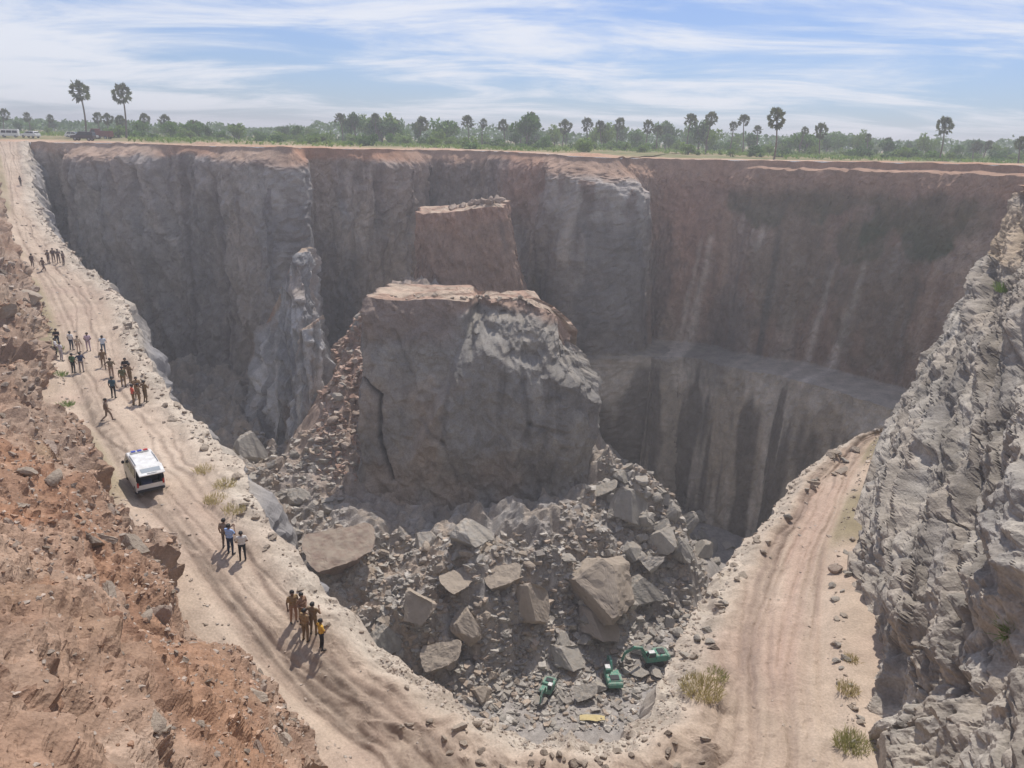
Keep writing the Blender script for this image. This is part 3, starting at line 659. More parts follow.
def col_block(I):
    S, H, D = I['S'], I['H'], I['D']; X, Z = I['X'], I['Z']
    front = I['Y'] < 104
    col = const(S.shape, (0.27, 0.25, 0.225))
    col = mixc(col, (0.40, 0.365, 0.32), sstep(0.5, 0.9, I['c1'])*0.5)
    col = mixc(col, (0.155, 0.145, 0.14), sstep(0.6, 0.95, I['c0'])*0.5)
    st = fbm(S*0.5, H*0.04, 611, 4); col = mixc(col, (0.13, 0.12, 0.11), sstep(0.2, 0.7, st)*0.5)
    col = mixc(col, (0.40, 0.30, 0.22), sstep(0.05, 0.5, fbm(S*0.12, H*0.1, 613, 4))*0.55)
    # weathered brown cap, deeper on the left
    cap = sstep(2.0+3.0*sstep(-5, -16, X)+1.5*fbm(S*0.3, H*0.2, 615, 3), 0.4, D)
    col = mixc(col, (0.36, 0.24, 0.175), cap*0.85)
    d = near_segment(367, 345, 368, 395, YB, I, 1); capl = sstep(6.5, 4, D)*sstep(-6, -9, X); col = mixc(col, (0.235, 0.185, 0.155), capl*0.8)
    # diagonal shoulder: the right part stands proud of a line from the top to the left foot
    a = uy(478, 322, 98); b = uy(440, 395, 95)
    side = (X-a[0])*(b[2]-a[2])-(Z-a[2])*(b[0]-a[0]); side = -side/np.hypot(b[0]-a[0], b[2]-a[2])
    extra = 2.2*sstep(-0.6, 0.9, side+0.8*fbm(H*0.2, S*0.2, 617, 3))*sstep(-42, -34, Z)*front
    # broken pale shoulder along the top right
    shd = (sstep(1.2, 2.0, D)*sstep(8.5+3*fbm(S*0.12, S*0, 619, 3), 4.0, D))*sstep(-6, -3, X)*front
    col = mixc(col, (0.32, 0.285, 0.24), shd*(0.15+0.85*sstep(0.35, 0.6, I['c2']))*0.75)
    rag = 1.2*fbm(S*0.25, H*0.25, 623, 3); extra = extra - 5.0*np.clip((6.5+2*rag-D)/6.5, 0, 1)*sstep(-6.5, -4.5, X+rag) - 0.3*sstep(2, 0, D)
    for (x0, y0, x1, y1, wd_) in ((480, 330, 452, 380, .22), (452, 380, 446, 440, .18), (446, 440, 462, 500, .2), (520, 365, 528, 420, .16), (528, 420, 515, 470, .16), (395, 330, 410, 372, .15), (555, 380, 560, 450, .15), (560, 450, 548, 490, .15), (420, 420, 446, 440, .14), (528, 420, 560, 432, .14)):
        m = near_segment(x0, y0, x1, y1, YB, I, wd_*2)+0.8*fbm(S*1.2, H*1.2, 641, 3); c = np.exp(-m*m)*front; extra = extra - 0.25*c; col = mixc(col, (0.10, 0.095, 0.09), c*0.4)
    # open crack on the left
    for (x0, y0, x1, y1) in ((364, 380, 381, 397), (381, 397, 379, 440), (379, 440, 389, 488)):
        m = near_segment(x0, y0, x1, y1, YB, I, 0.22)+0.5*fbm(S*1.1, H*1.1, 643, 3); c = np.exp(-m*m)*front; extra = extra - 1.0*c; col = mixc(col, (0.07, 0.065, 0.065), c*0.7)
    shz = np.clip((8.0+2*rag-D)/6.5, 0, 1)*sstep(-6.5, -4.5, X+rag)*front; extra = extra + shz*(1.1*facet(S*0.33, H*0.42, 631, .9)[0]+0.8*facet(S*0.85, H*1.0, 637, .9)[0])
    return col, extra*1.0
def ztop_main(x, y): return -17.3-0.02*np.maximum(x+6, 0)-0.060*np.maximum(x-0, 0)**2 + 0.4*fbm(x*0.2, y*0.2, 621, 3)
build_block('rock_block', [(-20,91.5), (-8,90), (7,90.5), (10.8,93), (11.5,112), (-18,112)], [(-19.5,98.5), (-6,98), (6.5,98), (9.3,100.5), (9.5,109.5), (-18,109.5)], -52, ztop_main, 620, 190, 600, col_block,
            0.42, label='massive flat-topped grey rock block left standing in the middle of the pit')
def col_block2(I):
    S, H, D = I['S'], I['H'], I['D']
    col = const(S.shape, (0.30, 0.205, 0.155)); col = mixc(col, (0.36, 0.22, 0.155), sstep(0.0, 0.6, fbm(S*0.2, H*0.1, 651, 4))*0.6)
    col = mixc(col, (0.15, 0.135, 0.125), sstep(0.15, 0.6, fbm(S*0.4, H*0.05, 653, 4))*0.5); col = mixc(col, (0.36, 0.22, 0.16), sstep(3.5, 0.8, D)*0.8)
    return col, np.zeros(S.shape)
def ztop2(x, y): return -8.9+0.045*(x+10)+1.3*np.exp(-((x+4)/5)**2)*sstep(126, 130, y) + 0.3*fbm(x*0.4, y*0.4, 655, 3)
build_block('rock_pillar', [(-17.5,125), (6.5,124), (9,140), (-17.5,142)], [(-16.8,128), (-2.0,128), (-1.5,139), (-16.5,140)], -50, ztop2, 300, 120, 650, col_block2, 0.5,
            label='brownish square rock pillar with reddish rubble on top behind the big block')

def col_rib(I):
    S, H, D = I['S'], I['H'], I['D']
    col = const(S.shape, (0.30, 0.29, 0.285)); col = mixc(col, (0.52, 0.50, 0.48), sstep(0.55, 0.85, I['c1'])*0.6); col = mixc(col, (0.17, 0.165, 0.165), sstep(0.6, 0.95, I['c0'])*0.6)
    col = mixc(col, (0.62, 0.60, 0.57), sstep(0.25, 0.5, fbm(S*0.5, H*0.06, 661, 4))*0.6); col = mixc(col, (0.40, 0.31, 0.24), sstep(0.15, 0.5, fbm(S*0.2, H*0.15, 663, 3))*0.5)
    return col, 0.8*facet(S*0.2, H*0.05, 667, .9)[0]
def ztop3(x, y): return -15.5+1.9*np.minimum(x+35.2, 0)+0.8*fbm(x*0.4, y*0.4, 669, 3)
build_block('rock_slab', [(-46,119), (-39,110), (-30,108), (-28.2,115), (-31,130), (-47,134)], [(-42.5,127), (-38.5,125), (-35.0,125.6), (-34.6,128.5), (-36.2,132), (-42.5,133)], -54, ztop3, 300, 150, 660, col_rib, 0.85,
            label='tall pale grey leaning rock slab against the left wall corner')
def ztop4(x, y): return -25.0+0.8*(x+31)+0*y
build_block('rock_slab', [(-36,107), (-29.5,104.5), (-27,108), (-27.5,118), (-35,118)], [(-32.4,114), (-31.0,112.5), (-29.8,113.5), (-30,116), (-32.2,116.5)], -54, ztop4, 200, 110, 680, col_rib, 0.7,
            label='shorter grey pointed rock slab at the head of the reddish chute')

# ------------------------------------------------------------------ plain around the pit
def build_plain():
    loop = np.vstack([WT['R'], np.array([(78,66,.5)])[:0], TRA[::-1], TLA[::-1][1:], [(-104.9,160.1,-.25)], [(-97.3,160.2,-.3)]])
    n = 1500
    L = np.concatenate([[0], np.cumsum(np.linalg.norm(np.diff(np.vstack([loop, loop[:1]])[:, :2], axis=0), axis=1))])
    q = np.vstack([loop, loop[:1]]); s = np.linspace(0, L[-1], n, endpoint=False)
    R = np.stack([np.interp(s, L, q[:, j]) for j in range(3)], 1)
    cen = np.array([-8, 80.0]); dr = R[:, :2]-cen; rad = np.linalg.norm(dr, axis=1, keepdims=True); dr = dr/rad
    # directions equalised far away
    offs = np.array([0, .4, .9, 1.5, 2.2, 3, 4, 5.2, 6.5, 8, 10, 12, 15, 18, 22, 27, 33, 40, 50, 65, 85, 120, 180, 280, 450, 700, 1100])
    rows = []; cols = []
    for d_ in offs:
        xy = R[:, :2]+dr*d_; x, y = xy[:, 0], xy[:, 1]
        f = sstep(0.3, 5, np.full(n, d_)); z0 = R[:, 2]*(1-sstep(3, 60, np.full(n, d_)))+0.35*sstep(3, 60, np.full(n, d_))
        near = np.exp(-((xy[:, 0])**2+(xy[:, 1])**2)/300.0)
        berm = np.exp(-((d_-4.5)/2.2)**2)*(0.55*sstep(0.45, 0.75, vn(x*0.07, y*0.07, 701))+0.15)*sstep(-60, 60, y)
        z = z0 + f*(0.22*fbm(x*0.35, y*0.35, 703, 4)*(1-near) + 0.3*fbm(x*0.05, y*0.05, 705, 3)*sstep(5, 30, np.full(n, d_))) + berm*(0.4+0.8*vn(x*0.5, y*0.5, 707))*(1-near)
        mouth = np.exp(-((x+101)**2+(y-163)**2)/120.0); z = z*(1-mouth)+(-0.35)*mouth
        rows.append(np.stack([x, y, z], 1))
        c = const((n,), (0.46, 0.31, 0.215)); c = mixc(c, (0.40, 0.225, 0.14), sstep(-0.1, 0.5, fbm(x*0.08, y*0.08, 711, 4))*0.8)
        c = mixc(c, (0.47, 0.39, 0.30), sstep(0.0, 0.6, fbm(x*0.15, y*0.15, 713, 4))*0.6)
        g = sstep(5, 22, d_+9*fbm(x*0.06, y*0.06, 715, 4)-14*sstep(-10, -40, x)); c = mixc(c, (0.20, 0.19, 0.085), g*0.75); c = mixc(c, (0.10, 0.13, 0.045), g*sstep(0, .5, fbm(x*0.1, y*0.1, 717, 4))*0.8)
        cols.append(c)
    o = mesh_grid('ground', np.stack(rows, 1), M_SOIL, np.stack(cols, 1), cyclic=True, flip=False); tag(o, kind='structure')
build_plain()

# ------------------------------------------------------------------ loose rock
def mat_boulder(name, c1, c2, dust):
    m = bpy.data.materials.new(name); m.use_nodes = True; nt = m.node_tree; N = nt.nodes; L = nt.links
    b = N['Principled BSDF']; b.inputs['Roughness'].default_value = 0.92; b.inputs['Specular IOR Level'].default_value = 0.15
    tc = N.new('ShaderNodeTexCoord'); oi = N.new('ShaderNodeObjectInfo'); n = N.new('ShaderNodeTexNoise'); n.inputs['Scale'].default_value = 5.0; n.inputs['Detail'].default_value = 8; n.inputs['Roughness'].default_value = 0.65
    L.new(tc.outputs['Object'], n.inputs['Vector'])
    mx = N.new('ShaderNodeMix'); mx.data_type = 'RGBA'; mx.inputs[6].default_value = c1+(1,); mx.inputs[7].default_value = c2+(1,)
    ad = N.new('ShaderNodeMath'); ad.operation = 'MULTIPLY_ADD'; ad.inputs[1].default_value = 0.6; L.new(oi.outputs['Random'], ad.inputs[0])
    mr = N.new('ShaderNodeMapRange'); mr.inputs[1].default_value = 0.3; mr.inputs[2].default_value = 0.7; mr.inputs[3].default_value = -0.1; mr.inputs[4].default_value = 0.5; L.new(n.outputs[0], mr.inputs[0])
    L.new(mr.outputs[0], ad.inputs[2]); L.new(ad.outputs[0], mx.inputs[0])
    g = N.new('ShaderNodeNewGeometry'); sx = N.new('ShaderNodeSeparateXYZ'); L.new(g.outputs['Normal'], sx.inputs[0])     # settled dust lies on faces that look up
    dm = N.new('ShaderNodeMapRange'); dm.inputs[1].default_value = 0.35; dm.inputs[2].default_value = 0.95; dm.inputs[4].default_value = 0.75; L.new(sx.outputs['Z'], dm.inputs[0])
    n3 = N.new('ShaderNodeTexNoise'); n3.inputs['Scale'].default_value = 9.0; n3.inputs['Detail'].default_value = 6; L.new(tc.outputs['Object'], n3.inputs['Vector'])
    r3 = N.new('ShaderNodeMapRange'); r3.inputs[1].default_value = 0.35; r3.inputs[2].default_value = 0.6; L.new(n3.outputs[0], r3.inputs[0])
    mm_ = N.new('ShaderNodeMath'); mm_.operation = 'MULTIPLY'; L.new(dm.outputs[0], mm_.inputs[0]); L.new(r3.outputs[0], mm_.inputs[1])
    dx = N.new('ShaderNodeMix'); dx.data_type = 'RGBA'; L.new(mm_.outputs[0], dx.inputs[0]); L.new(mx.outputs[2], dx.inputs[6]); dx.inputs[7].default_value = (0.36, 0.30, 0.235, 1)
    L.new(dx.outputs[2], b.inputs['Base Color'])
    bp = N.new('ShaderNodeBump'); bp.inputs['Strength'].default_value = 0.5; bp.inputs['Distance'].default_value = 0.25; L.new(n.outputs[0], bp.inputs['Height']); L.new(bp.outputs[0], b.inputs['Normal'])
    return m
MB_GREY = mat_boulder('grey_boulder', (0.24, 0.225, 0.20), (0.47, 0.435, 0.385), 0)
MB_TAN = mat_boulder('tan_boulder', (0.27, 0.22, 0.175), (0.46, 0.385, 0.31), 0)
MB_RED = mat_boulder('reddish_boulder', (0.23, 0.165, 0.13), (0.40, 0.31, 0.255), 0)
def rock_arrays(seed, sub, cuts=11, noise=0.03):
    r = np.random.default_rng(seed); bm = bmesh.new(); bmesh.ops.create_icosphere(bm, subdivisions=sub, radius=1.0)
    V = np.array([v.co[:] for v in bm.verts]); Q = np.array([[v.index for v in f.verts] for f in bm.faces]); bm.free()
    for i in range(cuts):
        n = r.normal(size=3); n /= np.linalg.norm(n); d = r.uniform(0.32, 0.68); k = V@n
        V = V - np.outer(np.maximum(k-d, 0), n)
    V = V + noise*np.stack([fbm(V[:, 1]*4+i, V[:, 2]*4+V[:, 0]*3, seed+i, 4, .6) for i in range(3)], 1)
    V = V/np.abs(V).max(0)
    return V, Q
ROCK_MESH = []
for i in range(9):
    V, Q = rock_arrays(900+i, 4, 7+i % 4, 0.09)
    o = mesh_raw('boulder', V*0.5, Q, MB_GREY); me = o.data; bpy.data.objects.remove(o); ROCK_MESH.append(me)
BIG_MESH = []
for i in range(5):
    V, Q = rock_arrays(940+i, 5, 7+i % 3, 0.0)
    for oc in range(3): V = V*(1+0.05/(1+oc)*(facet(V[:, 0]*(2.2+1.9*oc)+V[:, 2]*1.3*(1+oc), V[:, 1]*(2.2+1.9*oc)-V[:, 2]*1.1*(1+oc), 950+i+oc, .8)[0])[:, None]*2.0)
    V = V+0.02*np.stack([fbm(V[:, 1]*14+k, V[:, 2]*14+V[:, 0]*9, 970+i+k, 4, .6) for k in range(3)], 1)
    o = mesh_raw('boulder', V/np.abs(V).max(0)*0.5, Q, MB_GREY); BIG_MESH.append(o.data); bpy.data.objects.remove(o)
def boulder(p, size, rot, mi, mat, label, group=None, sink=0.25, name='boulder'):
    o = bpy.data.objects.new(name, ROCK_MESH[mi % 9] if mi < 100 else BIG_MESH[mi % 5]); COL.objects.link(o)
    o.scale = size; o.rotation_euler = rot; o.location = (p[0], p[1], p[2]+size[2]*(0.5-sink))
    o.material_slots[0].link = 'OBJECT'; o.material_slots[0].material = mat
    return tag(o, label, 'boulder', group)
def depth_at(p): return float((np.asarray(p)-CAM)@fw)
rr = random.Random(5)
# the boulders one can name
def special(px, py, wpx, hpx, mi, mat, rot, label, dp=0.8, sink=0.25):
    p = on_pit(px, py+hpx*0.35); k = depth_at(p)/FPX
    boulder(p, (wpx*k, wpx*k*dp, hpx*k), rot, 100+mi, mat, label, None, sink)
special(592, 575, 96, 70, 2, MB_TAN, (0.15, -0.25, 0.5), 'huge tan-topped boulder with a dark sheer front, largest in the rubble heap', 1.0)
special(340, 546, 76, 52, 0, MB_RED, (0.15, 0.25, 0.4), 'large rounded reddish-brown boulder left of the standing block foot', 0.9)
special(472, 532, 46, 34, 1, MB_GREY, (0, 0.1, 0.8), 'dark grey boulder in shade against the foot of the standing block', 0.9)
special(425, 535, 40, 30, 7, MB_GREY, (0.1, 0.1, 0.1), 'dark boulder in shade below the crack of the standing block', 0.9)
special(596, 622, 56, 24, 3, MB_TAN, (0.1, 0.3, 0.2), 'pale flat slab resting below the huge tan-topped boulder', 0.9)
special(606, 605, 40, 36, 4, MB_GREY, (0.2, 0.1, 1.1), 'blocky pale grey boulder at right foot of the huge tan boulder')
special(642, 588, 44, 34, 6, MB_GREY, (0.1, 0, 0.2), 'large grey boulder beside the dark wall, right of the huge tan boulder')
special(566, 655, 46, 20, 8, MB_GREY, (0.25, 0.2, 0.4), 'tilted grey slab just above the green machines')
special(584, 690, 26, 24, 0, MB_GREY, (0.3, 0.2, 0.2), 'upright pale slab on pit floor between the green machines')
special(252, 447, 34, 40, 1, MB_GREY, (0.0, 0.2, 0.4), 'pale split boulder at the foot of the left wall')
special(298, 498, 34, 22, 4, MB_GREY, (0.1, 0.1, 1.0), 'pale grey boulder above the reddish-brown boulder near left talus')
special(628, 505, 48, 40, 3, MB_GREY, (0.3, 0.4, 0.2), 'long grey slab leaning on the right flank of the standing block')
special(662, 535, 46, 34, 7, MB_GREY, (0.1, 0.2, 0.9), 'big smooth grey boulder below the bench wall')
special(480, 690, 30, 22, 2, MB_TAN, (0.1, 0.1, 0.5), 'tan boulder at front foot of the rubble heap near the lip')
special(440, 655, 42, 44, 0, MB_TAN, (0.4, 0.2, 0.2), 'steep jagged brown outcrop boulder on the heap front')
special(385, 640, 40, 46, 6, MB_GREY, (0.3, 0.1, 0.6), 'shadowed leaning slab at the left end of the heap')
special(530, 600, 44, 56, 8, MB_TAN, (0.2, 0.1, 0.3), 'tall brown crag in the middle of the heap, left of the huge boulder')
special(500, 575, 40, 36, 5, MB_TAN, (0.2, 0.3, 0.3), 'broad brown boulder on the crest of the heap')
for i, (px, py, wd_, hh_, lab) in enumerate(((606, 488, 26, 22, 'grey boulder wedged against the right face of the standing block'), (622, 478, 22, 16, 'highest grey boulder on the right rubble slope'), (640, 512, 34, 24, 'rounded grey boulder in mid right slope below the long slab'),
    (682, 548, 30, 28, 'grey boulder at the shadowed bottom of the bench wall'), (672, 508, 30, 26, 'grey boulder near the bench wall, above the big smooth one'), (650, 560, 34, 22, 'pale grey boulder between the big smooth one and the huge tan one'), (704, 548, 26, 22, 'darkest grey boulder, farthest right in the rubble'), (628, 545, 30, 22, 'pale angular boulder up-slope of the huge tan one'),
    (415, 605, 40, 34, 'broad brown crag on the left part of the heap'), (462, 622, 44, 38, 'broken brown crag at the heap centre'), (455, 580, 38, 26, 'brown rock mass on the crest, left of the broad boulder'))):
    special(px, py, wd_, hh_, i, MB_GREY if i < 8 else MB_TAN, (.2*(i % 3), .15*(i % 4), i*.7), lab, .9, .35)
# the rest of the larger stones, by the slope they lie on
ZONES = [  # polygon box px, n, size px range, material, label, group
 ((595, 700, 455, 560), 60, (9, 26), MB_GREY, 'boulder on the rubble slope right of the standing block', 'boulders on the right rubble slope'),
 ((560, 690, 560, 668), 64, (8, 22), MB_GREY, 'boulder between the huge tan boulder and green machines', 'boulders above the green machines'),
 ((370, 560, 545, 700), 80, (6, 17), MB_TAN, 'boulder on the central rubble heap', 'boulders on the central heap'),
 ((685, 735, 515, 565), 14, (8, 20), MB_GREY, 'boulder in the shadowed corner below the bench wall', 'boulders in the shadowed corner'),
 ((232, 330, 455, 560), 30, (8, 22), MB_GREY, 'boulder at the foot of the left talus', 'boulders at the foot of the left talus'),
 ((325, 372, 300, 470), 44, (6, 14), MB_RED, 'stone in the steep chute left of the standing block', 'stones in the reddish chute'),
 ((470, 640, 690, 728), 26, (6, 13), MB_GREY, 'stone on the pit floor by the machines', 'stones on the pit floor'),
]
for (x0, x1, y0, y1), n, (a, b_), mat, lab, grp in ZONES:
    for i in range(n):
        px = rr.uniform(x0, x1); py = rr.uniform(y0, y1); p = on_pit(px, py)
        if -20.5 < p[0] < 13 and 90 < p[1] < 113 : continue
        k = depth_at(p)/FPX; sz = a+(b_-a)*rr.random()**2.2
        s_ = sz*k
        fl = rr.uniform(.45, .95); mt = mat if rr.random() < .7 else MB_GREY; shp = 'flat slab-like' if fl < .62 else ('blocky' if fl > .8 else 'wedge-shaped'); big = 'large' if sz > a+.45*(b_-a) else 'smaller'
        boulder(p, (s_*rr.uniform(.8, 1.25), s_*rr.uniform(.7, 1.1), s_*fl), (rr.uniform(-.4, .4), rr.uniform(-.4, .4), rr.uniform(0, 6.28)), rr.randrange(9),
                mt, '%s %s %s %s' % (big, shp, {'grey_boulder': 'grey', 'tan_boulder': 'brownish', 'reddish_boulder': 'reddish'}[mt.name], lab), grp, 0.3)
for px, py, w_, lab in ((600, 690, 20, 'grey boulder before the tracks of the middle green machine'), (622, 694, 16, 'grey boulder at right of the middle green machine'), (540, 704, 16, 'grey boulder before the left green machine'), (558, 702, 14, 'grey boulder right of the left green machine'), (640, 676, 20, 'grey boulder between the middle and rightmost green machines'), (655, 676, 16, 'grey boulder before the rightmost green machine')):
    special(px, py-3, w_, w_*.6, px, MB_GREY, (.2, .1, px), lab, .8, .25)
# stones along the lip and in the berm
def lip_stone(px, py, wpx, mat, lab, grp):
    p = on_road(px, py, -20); k = depth_at(p)/FPX; s_ = wpx*k
    boulder(p, (s_*rr.uniform(.9, 1.2), s_*rr.uniform(.7, 1), s_*rr.uniform(.45, .75)), (rr.uniform(-.3, .3), rr.uniform(-.3, .3), rr.uniform(0, 6.28)), rr.randrange(9), mat, lab, grp, 0.3, 'stone')
MB_DARK = mat_boulder('dark_clod', (0.13, 0.10, 0.08), (0.30, 0.24, 0.19), 0)
for i in range(50):
    t_ = rr.random(); px = 395+t_*300+rr.gauss(0, 12); py = 712+52*math.sin(min(1, t_*1.25)*math.pi*0.62)+rr.gauss(0, 12)
    if py > 768: py = 768-rr.random()*14
    lip_stone(px, py, rr.uniform(5, 12)*(0.8+0.5*rr.random()**3), (mm := MB_DARK if rr.random() < .6 else MB_TAN), '%s broken stone in the %s stretch of the front berm' % ('dark' if mm == MB_DARK else 'tan', 'left' if px < 490 else ('middle' if px < 600 else 'right')), 'stones in the front berm')
LIPPX = [(700,598),(722,570),(748,543),(772,511),(800,478),(826,458),(850,443),(690,625),(674,657)]
for i in range(44):
    j = rr.randrange(len(LIPPX)); px, py = LIPPX[j]; lip_stone(px+rr.uniform(4, 24), py+rr.uniform(-6, 18), rr.uniform(5, 13), (mm := MB_TAN if rr.random() < .6 else MB_GREY), '%s stone on the right road outer edge, %s stretch' % ('tan' if mm == MB_TAN else 'grey', 'far' if py < 500 else ('middle' if py < 580 else 'near')), 'stones along the right road edge')
LIPL = [(134,322),(144,352),(162,384),(185,412),(212,440),(242,474),(258,504),(280,538),(318,583),(348,618)]
for i in range(40):
    j = rr.randrange(len(LIPL)); px, py = LIPL[j]; lip_stone(px-rr.uniform(2, 20), py+rr.uniform(-6, 14), rr.uniform(4, 11), MB_TAN, 'pale stone on the outer edge of the left-hand road, %s' % ('beside the crowd' if py < 420 else ('beside the van' if py < 500 else 'below the van')), 'stones along the left road edge')
p = on_road(714, 648, -22); boulder(p, (.75, .5, .35), (0, 0, .3), 3, MB_DARK, 'single dark stone lying alone on the right-hand road', None, .25, 'stone')
lip_stone(836, 570, 16, MB_RED, 'reddish stones at cliff foot beside the right road', None)
# fallen stones at the foot of the right cliff
for i in range(26):
    t_ = rr.random(); px = np.interp(t_, [0, .3, .6, 1], [868, 846, 842, 866])-rr.uniform(-4, 12); py = 480+t_*280
    lip_stone(px, py, rr.uniform(4, 11), MB_GREY if rr.random() < .6 else MB_TAN, 'fallen stone in the ditch at the foot of the right cliff', 'stones at the cliff foot')
# larger stones on the left slope
SV = SLOPE.reshape(-1, 3)
sd = SV-CAM; sk = sd@fw; spx = 512+FPX*(sd@rt)/sk; spy = 384-FPX*(sd@up)/sk
ok = np.where((spx > 0) & (spx < 330) & (spy > 260) & (spy < 768) & (sk > 4))[0]
for i in range(110):
    j = ok[int(rr.random()*len(ok))]; p = SV[j]; k = sk[j]/FPX; s_ = (7+20*rr.random()**3)*k
    boulder(p, (s_*rr.uniform(.9, 1.3), s_*rr.uniform(.7, 1), s_*rr.uniform(.5, .8)), (rr.uniform(-.5, .5), rr.uniform(.1, .8), rr.uniform(0, 6.28)), rr.randrange(9),
            (mm := rr.choice((MB_RED, MB_TAN, MB_DARK))), '%s %s stone half buried in the left slope, %s part' % ('large' if s_/k > 11 else 'small', {'reddish_boulder': 'reddish', 'tan_boulder': 'tan', 'dark_clod': 'dark'}[mm.name], 'upper' if spy[j] < 430 else ('middle' if spy[j] < 600 else 'bottom')), 'stones on the left slope', .4, 'stone')
# gravel-sized rubble: one mass
def rubble_stuff(name, pts, sizes, mat, cols):
    V0, Q0 = rock_arrays(77, 1, 5, 0.0); n = len(pts); k = len(V0)
    sub = rng.integers(0, 1, n); ang = rng.uniform(0, 6.283, n); ca, sa = np.cos(ang), np.sin(ang); sc3 = sizes[:, None]*rng.uniform(0.6, 1.15, (n, 3))*[1, 1, .75]
    jit = V0[None]*(1+0.25*rng.normal(size=(n, k, 1)))*0.5*sc3[:, None, :]
    tl = rng.uniform(-.6, .6, n); ct, st = np.cos(tl)[:, None], np.sin(tl)[:, None]
    y = jit[..., 1]*ct-jit[..., 2]*st; z = jit[..., 1]*st+jit[..., 2]*ct
    x = jit[..., 0]*ca[:, None]-y*sa[:, None]; y2 = jit[..., 0]*sa[:, None]+y*ca[:, None]
    V = np.stack([x, y2, z], -1)+np.asarray(pts)[:, None, :]
    Q = (Q0[None]+(np.arange(n)*k)[:, None, None]).reshape(-1, 3)
    o = mesh_raw(name, V.reshape(-1, 3), Q, mat, np.repeat(cols, k, axis=0)); tag(o, kind='stuff'); return o
def scatter_pit():
    pts = []; sz = []; cl = []
    boxes = [(230, 345, 430, 600, 900), (318, 380, 290, 480, 1100), (345, 570, 535, 705, 3000), (560, 705, 455, 690, 2600), (470, 650, 670, 732, 900)]
    for x0, x1, y0, y1, n in boxes:
        for _ in range(n):
            px = rr.uniform(x0, x1); py = rr.uniform(y0, y1); p = on_pit(px, py)
            if -19.5 < p[0] < 12 and 91 < p[1] < 112: continue
            pts.append(p); sz.append((2.0+8.5*rr.random()**2)*depth_at(p)/FPX)
            c = np.array(rr.choice(((.38,.345,.30), (.31,.275,.24), (.45,.41,.36), (.40,.32,.25)))) if x0 != 318 else np.array(rr.choice(((.40,.29,.23), (.35,.23,.175), (.44,.36,.30))))
            cl.append(c*rr.uniform(.8, 1.15))
    rubble_stuff('rubble', np.array(pts), np.array(sz), M_RUBBLE, np.array(cl))
scatter_pit()
def scatter_slope():
    j = ok[rng.integers(0, len(ok), 5200)]; p = SV[j]; s_ = (1.5+7.0*rng.random(len(j))**3)*sk[j]/FPX
    c = np.array([(.40,.27,.19), (.30,.19,.13), (.47,.38,.31), (.36,.30,.25)])[rng.integers(0, 4, len(j))]*rng.uniform(.75, 1.15, (len(j), 1))
    rubble_stuff('loose_stones', p, s_, M_SOIL, c)
    R = ROADV; d = R-CAM; k = d@fw; px = 512+FPX*(d@rt)/k; py = 384-FPX*(d@up)/k
    g = np.where((px > -5) & (px < 1030) & (py > 200) & (py < 790))[0]
    # more stones towards both edges of the road
    col = (g % 120); wgt = np.where((col > 100) | ((col < 16) & (col > 7)), 1.0, 0.05); wgt = wgt*(1+2*((px[g] > 380) & (px[g] < 700)))
    j = rng.choice(g, 3600, p=wgt/wgt.sum()); s_ = (1.0+4.0*rng.random(len(j))**2.5)*k[j]/FPX
    c = np.array([(.46,.38,.31), (.38,.33,.28), (.30,.24,.19), (.38,.31,.25)])[rng.integers(0, 4, len(j))]*rng.uniform(.8, 1.1, (len(j), 1))
    rubble_stuff('road_gravel', R[j], s_, M_SOIL, c)
scatter_slope()
# reddish stones heaped on the rear pillar and along the front edge of the big block
for i in range(34):
    x = -12.5+10*rr.random()**.7; y = rr.uniform(128.6, 133); z = float(ztop2(np.array([x]), np.array([y]))[0]); s_ = rr.uniform(.7, 1.7)
    boulder((x, y, z), (s_, s_*rr.uniform(.7, 1), s_*rr.uniform(.6, .9)), (rr.uniform(-.4, .4), rr.uniform(-.4, .4), rr.uniform(0, 6.28)), rr.randrange(9), MB_RED, '%s reddish stone in the heap on top of the rear rock pillar' % ('larger' if s_ > 1.2 else 'small'), 'stones on the rear pillar', .2, 'stone')
for i in range(26):
    x = rr.uniform(-18, 2); y = rr.uniform(99.2, 101.5); z = float(ztop_main(np.array([x]), np.array([y]))[0]); s_ = rr.uniform(.35, .9)
    boulder((x, y, z), (s_, s_*rr.uniform(.7, 1), s_*rr.uniform(.5, .8)), (rr.uniform(-.4, .4), rr.uniform(-.4, .4), rr.uniform(0, 6.28)), rr.randrange(9), MB_TAN, '%s tan stone on the flat top of the big standing block' % ('larger' if s_ > .62 else 'small'), 'stones on the big block', .25, 'stone')

